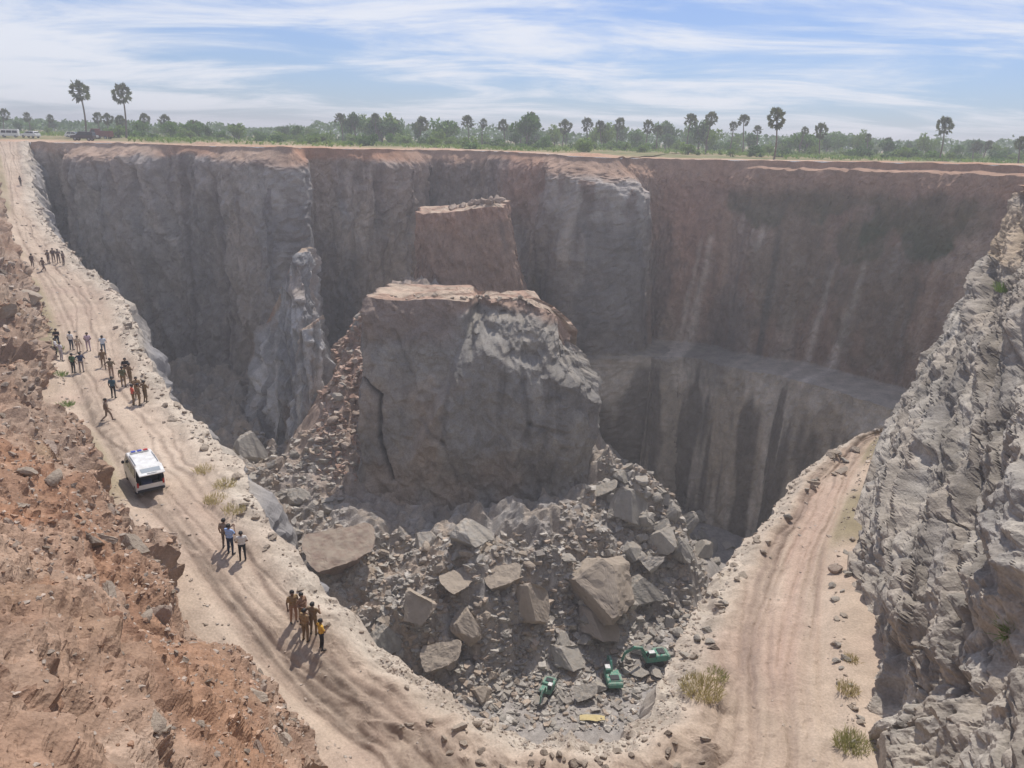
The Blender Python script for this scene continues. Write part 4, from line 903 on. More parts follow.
# ------------------------------------------------------------------ vegetation
LEAF_PALM = mat_leaf('palm_leaf', (0.05, 0.07, 0.03), (0.13, 0.15, 0.06))
LEAF_A = mat_leaf('leaf_green', (0.065, 0.15, 0.022), (0.17, 0.30, 0.055))
LEAF_B = mat_leaf('leaf_dark', (0.04, 0.10, 0.02), (0.105, 0.20, 0.04))
LEAF_C = mat_leaf('leaf_pale', (0.12, 0.21, 0.04), (0.24, 0.33, 0.08))
LEAF_P = mat_leaf('pale_scrub', (0.28, 0.28, 0.10), (0.44, 0.42, 0.18))
LEAF_DRY = mat_leaf('dry_grass', (0.38, 0.32, 0.14), (0.55, 0.47, 0.23))
BARK = mat_plain('bark', (0.16, 0.13, 0.105), 0.9, var=0.3, scale=2)
def tube(V, Q, pts, rad, seg=7):
    """append a tapered tube to the V/Q lists (triangles and quads kept as quads)"""
    pts = [np.asarray(p, float) for p in pts]; b0 = len(V)
    for i, p in enumerate(pts):
        d = pts[min(i+1, len(pts)-1)]-pts[max(i-1, 0)]; d /= np.linalg.norm(d)+1e-9
        a = np.cross(d, (0.3, 1, 0.2)); a /= np.linalg.norm(a); b = np.cross(d, a)
        for k in range(seg):
            t = 6.28318*k/seg; V.append(p+rad[i]*(math.cos(t)*a+math.sin(t)*b))
    for i in range(len(pts)-1):
        for k in range(seg):
            Q.append((b0+i*seg+k, b0+i*seg+(k+1) % seg, b0+(i+1)*seg+(k+1) % seg, b0+(i+1)*seg+k))
def mesh_only(name, V, Q, mat, smooth=False):
    o = mesh_raw(name, np.array(V), np.array(Q), mat, None, smooth); me = o.data; bpy.data.objects.remove(o); return me
def leaf_quads(c, n, rad, size, r, V, Q, flat=1.0):
    for _ in range(n):
        d = r.normal(size=3); d /= np.linalg.norm(d); p = np.asarray(c)+d*np.asarray(rad)*r.uniform(0.45, 1.05)
        a = r.normal(size=3); a /= np.linalg.norm(a); b = np.cross(a, r.normal(size=3)); b /= np.linalg.norm(b)+1e-9
        s = size*r.uniform(.6, 1.3); i = len(V)
        V += [p-a*s, p+b*s*.55, p+a*s, p-b*s*.55]; Q.append((i, i+1, i+2, i+3))
def palm_crown(seed, R=1.0, skirt=True):
    r = np.random.default_rng(seed); V = []; Q = []
    for k in range(22):
        az = k*2.39996+r.uniform(-.2, .2); el = math.radians(85-150*(k/21.0)**1.1) if skirt else math.radians(80-110*k/21.0)
        d = np.array([math.cos(az)*math.cos(el), math.sin(az)*math.cos(el), math.sin(el)]); L = R*r.uniform(.85, 1.2)*(0.72+0.28*math.cos(el))
        tube(V, Q, [(0, 0, 0), d*L*0.75], [0.05, 0.03], 4)
        side = np.cross(d, (0, 0, 1.0)); side = side/(np.linalg.norm(side)+1e-9) if np.linalg.norm(side) > .05 else np.array([1.0, 0, 0])
        nrm = np.cross(side, d); ro = r.uniform(-1.3, 1.3); side, nrm = math.cos(ro)*side+math.sin(ro)*nrm, math.cos(ro)*nrm-math.sin(ro)*side; hub = d*L*0.74; fr = R*0.56*r.uniform(.85, 1.15); prev = None
        for j in range(10):
            a = math.radians(-125+250*j/9); tip = hub+fr*(math.cos(a)*d+math.sin(a)*side)+nrm*(0.10*fr*(-1)**j)-np.array([0, 0, .16*fr*abs(math.sin(a))])
            tl = hub+(tip-hub)*0.66
            if prev is not None:
                i = len(V); V += [hub, prev[0], prev[1]*.55+tip*.45, tl]; Q.append((i, i+1, i+2, i+3))
            prev = (tl, tip)
    return V, Q
PALM_C = []
for i in range(5):
    V, Q = palm_crown(50+i, 1.0, i != 3); PALM_C.append(mesh_only('crown', V, Q, LEAF_PALM))
def palm_trunk(seed):
    r = random.Random(seed); V = []; Q = []; pts = []; rad = []; ph = r.uniform(0, 6)
    for i in range(9):
        t = i/8; pts.append((0.10*math.sin(t*2.5+ph)*t, 0.08*math.cos(t*2+ph)*t-0.08*math.cos(ph)*t, t)); rad.append(0.030-0.012*t+(.012 if i == 0 else 0))
    tube(V, Q, pts, [x*1.0 for x in rad], 8); return mesh_only('trunk', V, Q, BARK, True), pts[-1]
PALM_T = [palm_trunk(i) for i in range(4)]
def empty(name, loc, rz=0):
    o = bpy.data.objects.new(name, None); COL.objects.link(o); o.location = loc; o.rotation_euler = (0, 0, rz); o.empty_display_size = 0.2; return o
def child(name, me, parent, loc=(0, 0, 0), rot=(0, 0, 0), scale=(1, 1, 1)):
    o = bpy.data.objects.new(name, me); COL.objects.link(o); o.parent = parent; o.location = loc; o.rotation_euler = rot; o.scale = scale; return o
vr = random.Random(21)
GZ = 0.2
def ground_xy(px, d):
    p = uy(px, 150, d); return p[0], d
def palm(px, ytop, d, crown_px, label, group=None):
    x, y = ground_xy(px, d); top = uy(px, ytop, d)[2]; cr = crown_px*d/FPX/2*0.80; h = max(top-cr*1.3-GZ, 1.0)
    e = empty('palm_tree', (x, y, GZ-0.3), vr.uniform(0, 6.28)); tm, tip = PALM_T[vr.randrange(4)]; sx = max(h*0.75, 6.0)
    child('trunk', tm, e, (0, 0, 0), (0, 0, 0), (sx, sx, h+0.3))
    child('crown', PALM_C[vr.randrange(5)], e, (tip[0]*sx, tip[1]*sx, h+0.3), (0, 0, vr.uniform(0, 6.28)), (cr*1.05, cr*1.05, cr*1.2))
    return tag(e, label, 'palm', group)
palm(88, 80, 190, 20, 'tallest fan palm with bare trunk near the parked vehicles, left of a pair'); palm(128, 83, 195, 19, 'tall fan palm with drooping side leaf, right of the pair at left')
palm(775, 107, 152, 19, 'lone fan palm with slender pale trunk standing right at the pit rim'); palm(941, 116, 170, 17, 'lone fan palm with a tall narrow crown near right end of the rim')
palm(528, 112, 215, 18, 'thick round-headed palm towering over the middle of the tree belt'); palm(504, 119, 220, 11, 'small slim palm just left of the thick round-headed palm'); palm(520, 123, 222, 8, 'thin short palm touching the thick round-headed palm')
palm(706, 111, 200, 13, 'palm with rounded crown rising above trees, right of a scruffy-crowned one'); palm(687, 113, 200, 13, 'scruffy reddish-crowned palm, left neighbour of a rounder palm'); palm(743, 114, 205, 12, 'palm with full crown between the lone rim palm and the taller pair')
palm(820, 122, 185, 15, 'dense palm right of the lone rim palm, rising from bushes'); palm(1021, 136, 165, 12, 'palm cut by the right edge of the picture')
for px, yt, d, c in ((8,108,230,11), (33,112,235,9), (52,114,240,8), (103,112,220,10), (112,113,220,11), (123,115,215,10), (150,113,225,11), (170,114,225,13), (198,120,225,11)):
    palm(px, yt, d, c, 'small distant fan palm in the left tree belt behind the vehicles', 'small palms at left')
for px, yt, d, c in ((343,113,230,11), (378,113,225,11), (395,118,235,9), (420,116,220,14), (468,115,220,13), (482,118,222,9), (562,119,220,14), (588,117,220,13), (601,120,225,11), (617,117,220,12), (645,119,215,13), (657,125,215,10)):
    palm(px, yt, d, c, 'small distant fan palm rising from the middle tree belt', 'small palms in the middle')
for px, yt, d, c in ((730,121,215,9), (757,125,215,9), (800,126,205,8), (868,133,215,8), (890,137,215,9), (975,141,205,10), (985,140,205,9)):
    palm(px, yt, d, c, 'small distant fan palm in the right tree belt', 'small palms at right')
# broadleaf trees and bushes
def tree_mesh(seed, lobes, n, size, mat, flat):
    r = np.random.default_rng(seed); V = []; Q = []
    for i in range(lobes):
        a = r.uniform(0, 6.28); q = r.uniform(0, .55); c = (math.cos(a)*q, math.sin(a)*q, flat+r.uniform(-.22, .3)); leaf_quads(c, n//lobes, (r.uniform(.2, .42), r.uniform(.2, .42), r.uniform(.16, .36)), size, r, V, Q)
    return mesh_only('crown', V, Q, mat)
TREE_C = [tree_mesh(300+i, 9, 620, 0.085, (LEAF_A, LEAF_B, LEAF_C, LEAF_B, LEAF_A)[i], 0.60) for i in range(5)]
BUSH_C = [tree_mesh(320+i, 8, 460, 0.10, (LEAF_C, LEAF_A, LEAF_B, LEAF_C)[i], 0.40) for i in range(4)]
def limb_mesh(seed, h):
    r = np.random.default_rng(seed); V = []; Q = []; tube(V, Q, [(0, 0, -.05), (.02, .01, h*.5), (0.03, 0, h)], [.05, .038, .022], 7)
    for k in range(5):
        a = r.uniform(0, 6.28); z0 = h*r.uniform(.45, .95); tube(V, Q, [(.02, 0, z0), (math.cos(a)*.18, math.sin(a)*.18, z0+.15), (math.cos(a)*.36, math.sin(a)*.36, z0+.28)], [.022, .015, .006], 5)
    return mesh_only('trunk', V, Q, BARK, True)
TREE_T = [limb_mesh(i, .55) for i in range(3)]; BUSH_T = [limb_mesh(9+i, .25) for i in range(2)]
def broadleaf(px, d, h, wd, kind, label, group):
    x, y = ground_xy(px, d); e = empty('tree' if kind == 't' else 'bush', (x, y, GZ-0.15), vr.uniform(0, 6.28))
    child('trunk', vr.choice(TREE_T if kind == 't' else BUSH_T), e, scale=(wd, wd, h)); ci = vr.randrange(5 if kind == 't' else 4); child('crown', (TREE_C if kind == 't' else BUSH_C)[ci], e, scale=(wd, wd, h))
    tone = (('mid green', 'dark green', 'pale green', 'dark spreading', 'fresh green') if kind == 't' else ('pale', 'mid-toned', 'dark', 'yellowish'))[ci]
    label = '%s %s %s' % ('tall' if h > (6 if kind == 't' else 2.3) else 'low', tone, label)
    return tag(e, label, 'tree' if kind == 't' else 'bush', group)
for i in range(120):
    px = vr.uniform(-30, 1055); d = vr.uniform(200, 300); k = 1.0 if px < 900 else .75
    reg = 'left' if px < 330 else ('middle' if px < 680 else 'right')
    if 70 < px < 120 and d < 205: continue
    h = (3.2+5.2*vr.random()**1.4)*k*(0.65 if px < 320 else 1); broadleaf(px, d, h, h*vr.uniform(.55, .85), 't', 'broadleaf tree in the %s part of the tree belt' % reg, 'trees of the %s belt' % reg)
for i in range(170):
    px = vr.uniform(110, 1055); d = vr.uniform(176, 240); reg = 'left' if px < 330 else ('middle' if px < 680 else 'right')
    if px < 300: d += 10
    h = vr.uniform(1.4, 3.6); broadleaf(px, d, h, h*vr.uniform(.8, 1.3), 'b', 'scrubby bush on open ground before the %s tree belt' % reg, 'bushes of the %s belt' % reg)
def far_wood():
    r = np.random.default_rng(77); n = 26000
    px = r.uniform(-80, 1110, n); d = r.uniform(290, 520, n); x = (px-512)/FPX*d*1.03; hmax = (3.6+3.0*vn(px*0.03, d*0.01, 801)+2.2*vn(px*0.15, d*0.02, 803))*(1-.3*(px < 320)); z = GZ+hmax*r.random(n)**0.7
    P = np.stack([x, d, z], 1); a = r.normal(size=(n, 3)); a /= np.linalg.norm(a, axis=1, keepdims=True); b = np.cross(a, r.normal(size=(n, 3))); b /= np.linalg.norm(b, axis=1, keepdims=True)
    s = r.uniform(.5, 1.1, (n, 1)); V = np.stack([P-a*s, P+b*s*.6, P+a*s, P-b*s*.6], 1).reshape(-1, 3); o = mesh_raw('distant_wood', V, np.arange(4*n).reshape(-1, 4), LEAF_B); tag(o, kind='stuff')
far_wood()
def ground_cover():
    r = np.random.default_rng(78); n = 24000; px = r.uniform(-60, 1090, n); d = r.uniform(160, 290, n); x = (px-512)/FPX*d*1.03
    keep = (vn(x*0.05, d*0.08, 811)+0.35*sstep(165, 200, d) > .62) & ((px > 150) | (d > 200)); x, d = x[keep], d[keep]; n = len(x)
    P = np.stack([x, d, np.full(n, GZ+.25)+r.uniform(0, .5, n)], 1); a = r.normal(size=(n, 3)); a[:, 2] += .8; a /= np.linalg.norm(a, axis=1, keepdims=True); b = np.cross(a, r.normal(size=(n, 3))); b /= np.linalg.norm(b, axis=1, keepdims=True)
    s = r.uniform(.2, .55, (n, 1)); V = np.stack([P-a*s, P+b*s*.5, P+a*s, P-b*s*.5], 1).reshape(-1, 3); o = mesh_raw('scrub', V, np.arange(4*n).reshape(-1, 4), LEAF_C); tag(o, kind='stuff')
ground_cover()
# tufts near the viewer
def tuft(name, p, h, wd, n, mats, label, lean=0.5, seed=1, group=None):
    r = np.random.default_rng(seed); V = []; Q = []
    for i in range(n):
        a = r.uniform(0, 6.28); q = wd*.5*r.random()**.6; b = np.array([math.cos(a)*q, math.sin(a)*q, -.05]); d = np.array([math.cos(a)*lean*r.random(), math.sin(a)*lean*r.random(), 1.0])+r.normal(size=3)*.25; d /= np.linalg.norm(d)
        L = h*r.uniform(.5, 1.1); s = np.cross(d, r.normal(size=3)); s = s/np.linalg.norm(s)*0.014; m_ = b+d*L*.6; t = b+d*L-np.array([0, 0, .18*L]); i0 = len(V)
        V += [b-s, b+s, m_+s*.8, m_-s*.8, t]; Q += [(i0, i0+1, i0+2, i0+3), (i0+3, i0+2, i0+4, i0+4)]
    me = bpy.data.meshes.new(name); me.from_pydata([tuple(v) for v in V], [], [tuple(dict.fromkeys(q)) for q in Q]); me.materials.append(mats)
    o = bpy.data.objects.new(name, me); COL.objects.link(o); o.location = tuple(p); return tag(o, label, 'grass', group)
tuft('grass_tuft', on_road(702, 690, -22), .55, 1.9, 700, LEAF_DRY, 'dry yellowish grass clump on the outer edge of the right road', .6, 1)
tuft('grass_tuft', on_road(716, 676, -22), .4, 1.2, 300, LEAF_P, 'small pale green grass tuft behind the yellowish clump', .6, 2)
tuft('grass_tuft', on_road(853, 745, -22), .55, 1.5, 600, LEAF_P, 'green grass clump at the cliff foot near bottom of picture', .5, 3)
tuft('grass_tuft', on_road(848, 690, -22), .5, 1.0, 240, LEAF_DRY, 'low dry grass strip at the cliff foot above the green clump', .5, 4)
tuft('grass_tuft', on_road(851, 660, -22), .4, .8, 160, LEAF_DRY, 'smallest dry grass tuft in the ditch at the cliff foot', .5, 5)
for i, (px, py) in enumerate(((225,485), (215,500), (234,510), (205,470))): tuft('grass_tuft', on_road(px, py, -17), .45, 1.3, 200, LEAF_DRY, 'dry grass patch on the road shoulder right of the van', .7, 10+i, 'dry grass right of the van')
for i, (px, py) in enumerate(((57,350), (60,375), (66,405), (72,432), (88,470))): tuft('grass_tuft', on_road(px, py, -17), .5, 1.1, 170, LEAF_C, 'greenish grass in the ditch left of the road', .7, 20+i, 'grass in the left ditch')
CV = CLIFF.reshape(-1, 3); cd = CV-CAM; ck = cd@fw; cpx = 512+FPX*(cd@rt)/ck; cpy = 384-FPX*(cd@up)/ck
def on_cliff(px, py):
    e = (cpx-px)**2+(cpy-py)**2; i = np.where(e < 9)[0]
    if len(i) == 0: i = [int(np.argmin(e))]
    j = i[int(np.argmin(ck[i]))]; return CV[j]
pc = on_cliff(1004, 632); g_ = tuft('grass_tuft', pc, .75, .5, 90, LEAF_C, 'long green grass blades jutting from the right cliff', .8, 31); g_.rotation_euler = (0.2, -1.0, 0)
pc = on_cliff(1003, 290); tuft('shrub', pc, 1.1, 1.2, 160, LEAF_C, 'yellow-green shrub in the notch near the top of the right cliff', .7, 32)

# ------------------------------------------------------------------ people
def capsule(V, Q, a, b, ra, rb, seg=10):
    a = np.asarray(a, float); b = np.asarray(b, float); d = b-a; L = np.linalg.norm(d); d = d/L if L > 1e-6 else np.array([0, 0, 1.0])
    u = np.cross(d, (0.31, 0.95, 0.1)); u /= np.linalg.norm(u); v = np.cross(d, u); b0 = len(V); rings = []
    for t in (-80, -45, -10): rings.append((a+d*ra*math.sin(math.radians(t)), ra*math.cos(math.radians(t))))
    for t in (10, 45, 80): rings.append((b+d*rb*math.sin(math.radians(t)), rb*math.cos(math.radians(t))))
    for c, r in rings:
        for k in range(seg): V.append(c+r*(math.cos(6.28318*k/seg)*u+math.sin(6.28318*k/seg)*v))
    for i in range(len(rings)-1):
        for k in range(seg): Q.append((b0+i*seg+k, b0+i*seg+(k+1) % seg, b0+(i+1)*seg+(k+1) % seg, b0+(i+1)*seg+k))
    i0 = len(V); V.append(a-d*ra); V.append(b+d*rb); n = len(rings)-1
    for k in range(seg):
        Q.append((b0+(k+1) % seg, b0+k, i0)); Q.append((b0+n*seg+k, b0+n*seg+(k+1) % seg, i0+1))
def person_mesh(pose):
    """front is -y; joints placed per pose, all limbs fused into one surface; faces sorted to skin, shirt, trousers, shoes"""
    hip = {s: np.array([s*.095, 0, .90]) for s in (-1, 1)}; sh = {s: np.array([s*.185, .01, 1.40]) for s in (-1, 1)}
    kn = {s: np.array([s*.11, -.02, .48]) for s in (-1, 1)}; an = {s: np.array([s*.12, .02, .085]) for s in (-1, 1)}
    el = {s: np.array([s*.25, .04, 1.12]) for s in (-1, 1)}; wr = {s: np.array([s*.27, -.06, .88]) for s in (-1, 1)}
    if pose == 'front':      # hands joined in front
        wr = {s: np.array([s*.06, -.20, .98]) for s in (-1, 1)}; el = {s: np.array([s*.27, .0, 1.13]) for s in (-1, 1)}
    elif pose == 'crossed':
        wr = {s: np.array([-s*.10, -.20, 1.20+.03*s]) for s in (-1, 1)}; el = {s: np.array([s*.25, -.08, 1.14]) for s in (-1, 1)}
    elif pose == 'hip':
        el[1] = np.array([.40, .08, 1.16]); wr[1] = np.array([.20, -.06, .98]); el[-1] = np.array([-.30, -.08, 1.14]); wr[-1] = np.array([-.16, -.24, 1.30])
    elif pose == 'phone':
        el[1] = np.array([.27, -.10, 1.18]); wr[1] = np.array([.10, -.30, 1.42]); el[-1] = np.array([-.27, -.08, 1.16]); wr[-1] = np.array([-.06, -.30, 1.38])
    elif pose == 'walk':
        kn[1] = np.array([.10, -.20, .52]); an[1] = np.array([.10, -.28, .10]); kn[-1] = np.array([-.10, .05, .47]); an[-1] = np.array([-.10, .36, .16])
        el[1] = np.array([.26, .14, 1.13]); wr[1] = np.array([.25, .16, .88]); el[-1] = np.array([-.25, -.06, 1.12]); wr[-1] = np.array([-.23, -.24, .95])
    prim = []
    A = lambda a, b, ra, rb, lab: prim.append((np.asarray(a, float), np.asarray(b, float), ra, rb, lab))
    A((-.06, 0, .93), (.06, 0, .93), .125, .125, 2); A((-.05, .0, 1.02), (.05, 0, 1.02), .115, .115, 1); A((-.075, .0, 1.18), (.075, 0, 1.18), .12, .12, 1); A((-.10, .01, 1.33), (.10, .01, 1.33), .105, .105, 1)
    A((-.13, .012, 1.40), (.13, .012, 1.40), .065, .065, 1); A((0, .01, 1.40), (0, -.005, 1.50), .060, .052, 0)
    A((0, -.01, 1.57), (0, .0, 1.63), .082, .095, 0); A((0, -.045, 1.54), (0, -.05, 1.55), .055, .055, 0); A((0, -.10, 1.575), (0, -.088, 1.61), .018, .010, 0)      # skull, jaw, nose
    for s in (-1, 1):
        A((s*.093, .0, 1.575), (s*.095, .0, 1.605), .018, .02, 0)                                                    # ears
        A((s*.032, -.088, 1.625), (s*.045, -.084, 1.627), .011, .011, 0); A((s*.018, -.093, 1.54), (0, -.097, 1.54), .011, .012, 0)   # brow, lips
        A(hip[s], kn[s], .088, .060, 2); A(kn[s], an[s], .060, .043, 2)
        toe = an[s]+np.array([s*.02, -.15, -.045]); heel = an[s]+np.array([0, .03, -.045]); A(an[s], heel, .043, .042, 3); A(heel, toe, .042, .036, 3)
        mid = sh[s]*.35+el[s]*.65
        A(sh[s], mid, .060, .054, 1); A(mid, el[s], .046, .042, 0); A(el[s], wr[s], .042, .029, 0)
        d = wr[s]-el[s]; d /= np.linalg.norm(d); up_ = np.array([0, -1.0, 0]) if abs(d[2]) > .6 else np.array([0, 0, 1.0]); sd_ = np.cross(d, up_); sd_ /= np.linalg.norm(sd_); nn = np.cross(sd_, d)
        palm_ = wr[s]+d*.07; A(wr[s]+d*.02-sd_*.018, palm_-sd_*.024, .020, .018, 0); A(wr[s]+d*.02+sd_*.018, palm_+sd_*.024, .020, .018, 0)
        for k, ln in enumerate((.062, .074, .070, .054)):
            f0 = palm_+sd_*(-.036+.024*k)+d*.012; f1 = f0+d*ln*.55+nn*.006; f2 = f1+d*ln*.40+nn*.022; A(f0, f1, .0095, .009, 0); A(f1, f2, .009, .008, 0)
        th = wr[s]+d*.025-sd_*.03; A(th, th+d*.035-sd_*.03+nn*.01, .012, .011, 0); A(th+d*.035-sd_*.03+nn*.01, th+d*.065-sd_*.035+nn*.025, .011, .009, 0)
    V = []; Q = []
    for a, b, ra, rb, lab in prim: capsule(V, Q, a, b, ra, rb)
    me = bpy.data.meshes.new('tmp'); me.from_pydata([tuple(v) for v in V], [], Q); o = bpy.data.objects.new('tmp', me); COL.objects.link(o)
    m = o.modifiers.new('r', 'REMESH'); m.mode = 'VOXEL'; m.voxel_size = 0.0135; m2 = o.modifiers.new('s', 'SMOOTH'); m2.factor = .5; m2.iterations = 2
    bpy.context.view_layer.update(); dg = bpy.context.evaluated_depsgraph_get(); res = bpy.data.meshes.new_from_object(o.evaluated_get(dg)); bpy.data.objects.remove(o); bpy.data.meshes.remove(me)
    n = len(res.polygons); c = np.empty(n*3); res.polygons.foreach_get('center', c); c = c.reshape(-1, 3); best = np.full(n, 9.0); lab_ = np.zeros(n, np.int32)
    for a, b, ra, rb, lab in prim:
        ab = b-a; t = np.clip(((c-a)@ab)/(ab@ab+1e-9), 0, 1); dd = np.linalg.norm(c-(a+t[:, None]*ab), axis=1)-(ra+(rb-ra)*t); k = dd < best; best[k] = dd[k]; lab_[k] = lab
    for i in range(4): res.materials.append(None)
    res.polygons.foreach_set('material_index', lab_); res.polygons.foreach_set('use_smooth', np.ones(n, bool)); res.name = 'person'
    zmin = min(v.co.z for v in res.vertices); 
    return res, zmin
POSES = {p: person_mesh(p) for p in ('stand', 'front', 'crossed', 'hip', 'phone', 'walk')}
def hair_mesh():
    bm = bmesh.new(); bmesh.ops.create_uvsphere(bm, u_segments=18, v_segments=12, radius=1.0)
    for v in bm.verts: v.co = Vector((v.co.x*.101, v.co.y*.112+.012, v.co.z*.105+1.635+ (0.0 if v.co.y > -.2 else .012)))
    kill = [f for f in bm.faces if (f.calc_center_median().z < 1.555) or (f.calc_center_median().y < -.055 and f.calc_center_median().z < 1.66)]
    bmesh.ops.delete(bm, geom=kill, context='FACES'); me = bpy.data.meshes.new('hair'); bm.to_mesh(me); bm.free()
    for p in me.polygons: p.use_smooth = True
    me.materials.append(mat_plain('black_hair', (.012, .010, .009), .6)); return me
HAIR = hair_mesh()
_cm = {}
def cloth(c):
    k = tuple(round(x, 3) for x in c)
    if k not in _cm: _cm[k] = mat_plain('cloth_%d' % len(_cm), k, .85, var=.15, scale=9, spec=.2)
    return _cm[k]
SKIN = mat_plain('skin', (.17, .095, .06), .55, var=.08); SHOE = mat_plain('shoe', (.03, .025, .022), .6); SKIN2 = mat_plain('skin_light', (.24, .14, .095), .55, var=.08)
KHAKI = (.30, .20, .105); KHAKI_D = (.20, .135, .075); WHITE = (.72, .71, .70); NAVY = (.03, .04, .075); BLACK = (.022, .021, .024)
def person(px, py, pose, heading, shirt, trousers, label, group, hgt=1.70, z0=-17):
    p = on_road(px, py, z0); me, zmin = POSES[pose]; o = bpy.data.objects.new('person', me); COL.objects.link(o)
    s = hgt/1.73; o.location = (p[0], p[1], p[2]-zmin*s-.008); o.rotation_euler = (0, 0, math.radians(heading)); o.scale = (s*1.1, s*1.12, s)
    for i, m in enumerate((SKIN if (px+py) % 3 else SKIN2, cloth(shirt), cloth(trousers), SHOE)): o.material_slots[i].link = 'OBJECT'; o.material_slots[i].material = m
    h = bpy.data.objects.new('hair', HAIR); COL.objects.link(h); h.parent = o
    return tag(o, label, 'person', group)
# heading 0: front towards the camera; 180: back towards the camera
G1 = 'people in the near group at the lip'; G2 = 'pair and companion at the lip'; G3 = 'crowd on the road above the van'; G4 = 'people on the upper road'
person(322, 649, 'hip', 120, (.62, .36, .06), BLACK, 'person in yellow shirt and dark trousers, nearest to the camera at the lip', G1, 1.66, -20)
person(306, 641, 'stand', 150, KHAKI, KHAKI_D, 'person in khaki uniform beside the yellow-shirted one', G1, 1.76, -20)
person(314, 634, 'hip', 165, KHAKI_D, KHAKI_D, 'person in dark khaki with back turned, behind the yellow-shirted one', G1, 1.74, -19.6)
person(303, 624, 'front', 60, (.28, .17, .11), KHAKI, 'person in brownish shirt in the middle of the khaki group', G1, 1.7, -19.4)
person(294, 622, 'stand', 40, KHAKI, (.34, .20, .13), 'leftmost person of the khaki group, in brown uniform', G1, 1.74, -19.3)
person(231, 554, 'phone', 160, (.33, .45, .72), NAVY, 'person in light blue shirt and dark trousers standing at the lip', G2, 1.74)
person(226, 548, 'stand', 170, (.25, .19, .15), (.16, .13, .11), 'brown-clad person half hidden behind the light blue shirt', G2, 1.72)
person(243, 560, 'front', 200, (.62, .60, .57), BLACK, 'person in pale grey shirt and black trousers right of the blue shirt', G2, 1.66)
person(108, 421, 'walk', 115, (.17, .12, .09), (.20, .145, .11), 'person in brown striding alone across the road above the van', G3, 1.74)
person(114, 398, 'stand', 175, (.045, .095, .13), BLACK, 'person in dark teal shirt seen from behind, alone in mid road', G3, 1.74)
person(134, 405, 'front', 130, (.60, .10, .06), KHAKI_D, 'person in bright red top at the lip', G3, 1.66)
person(140, 405, 'stand', 110, KHAKI_D, KHAKI_D, 'khaki-clad person just right of the red top', G3, 1.74); person(146, 402, 'hip', 150, KHAKI_D, (.17, .12, .07), 'rightmost person at the lip beside the red top, in khaki', G3, 1.74); person(138, 398, 'crossed', 30, KHAKI, KHAKI_D, 'khaki-clad person behind the one in the red top', G3, 1.72)
person(124, 387, 'stand', 190, (.13, .13, .07), KHAKI_D, 'olive-clad person at left of the huddle behind the red top', G3, 1.72); person(131, 383, 'hip', 140, (.22, .15, .09), KHAKI_D, 'brown-clad person at right of the huddle behind the red top', G3, 1.7); person(127, 378, 'crossed', 20, BLACK, KHAKI_D, 'black-shirted person at the back of the huddle by the lip', G3, 1.72)
person(112, 378, 'hip', 185, (.17, .13, .08), (.27, .19, .14), 'olive-brown person standing between the teal shirt and the huddle', G3, 1.72)
person(104, 368, 'walk', 30, KHAKI_D, (.20, .14, .09), 'brown-clad person walking below the pale blue shirt', G3, 1.7); person(104, 354, 'phone', 200, (.55, .62, .70), (.10, .13, .17), 'person in pale blue shirt near the rocky edge', G3, 1.7)
person(89, 351, 'front', 10, (.55, .42, .50), (.42, .32, .38), 'person all in lilac pink clothes', G3, 1.7)
person(79, 352, 'stand', 60, (.48, .38, .28), (.45, .34, .26), 'small person in tan between the white shirt and the lilac one', G3, 1.5)
person(72, 350, 'stand', 170, WHITE, NAVY, 'person in white shirt and navy trousers, back turned, mid group', G3, 1.74)
person(62, 361, 'front', 150, (.62, .60, .66), (.40, .36, .38), 'person in off-white clothes at the left of the group', G3, 1.72); person(57, 357, 'stand', 120, WHITE, BLACK, 'person in white shirt partly hidden at the far left of the group', G3, 1.7); person(58, 347, 'crossed', 10, BLACK, NAVY, 'person in black at the upper left of the group', G3, 1.72)
person(74, 373, 'stand', 165, (.05, .12, .05), BLACK, 'person in green shirt beside the navy shirt', G3, 1.72); person(82, 372, 'hip', 190, (.03, .045, .10), (.24, .20, .19), 'person in navy shirt beside the green shirt', G3, 1.72)
person(33, 268, 'stand', 170, (.14, .10, .09), (.18, .13, .11), 'dark figure standing left of the group on the upper road', G4, 1.72, -13); person(44, 272, 'walk', 150, (.17, .12, .10), (.14, .1, .09), 'dark figure in front of the group on the upper road', G4, 1.72, -13)
for px, py, lab in ((49, 264, 'leftmost'), (54, 262, 'second from left'), (59, 263, 'third from left'), (64, 265, 'rightmost')): person(px, py, 'crossed' if px % 2 else 'front', px*7 % 360, (.16, .12, .105), (.14, .10, .09), 'brown-clad figure by the upper road edge, %s of four' % lab, G4, 1.7, -12.5)
person(21, 186, 'stand', 160, (.10, .08, .075), (.09, .07, .065), 'tiny lone figure walking down the top of the road', G4, 1.7, -7)

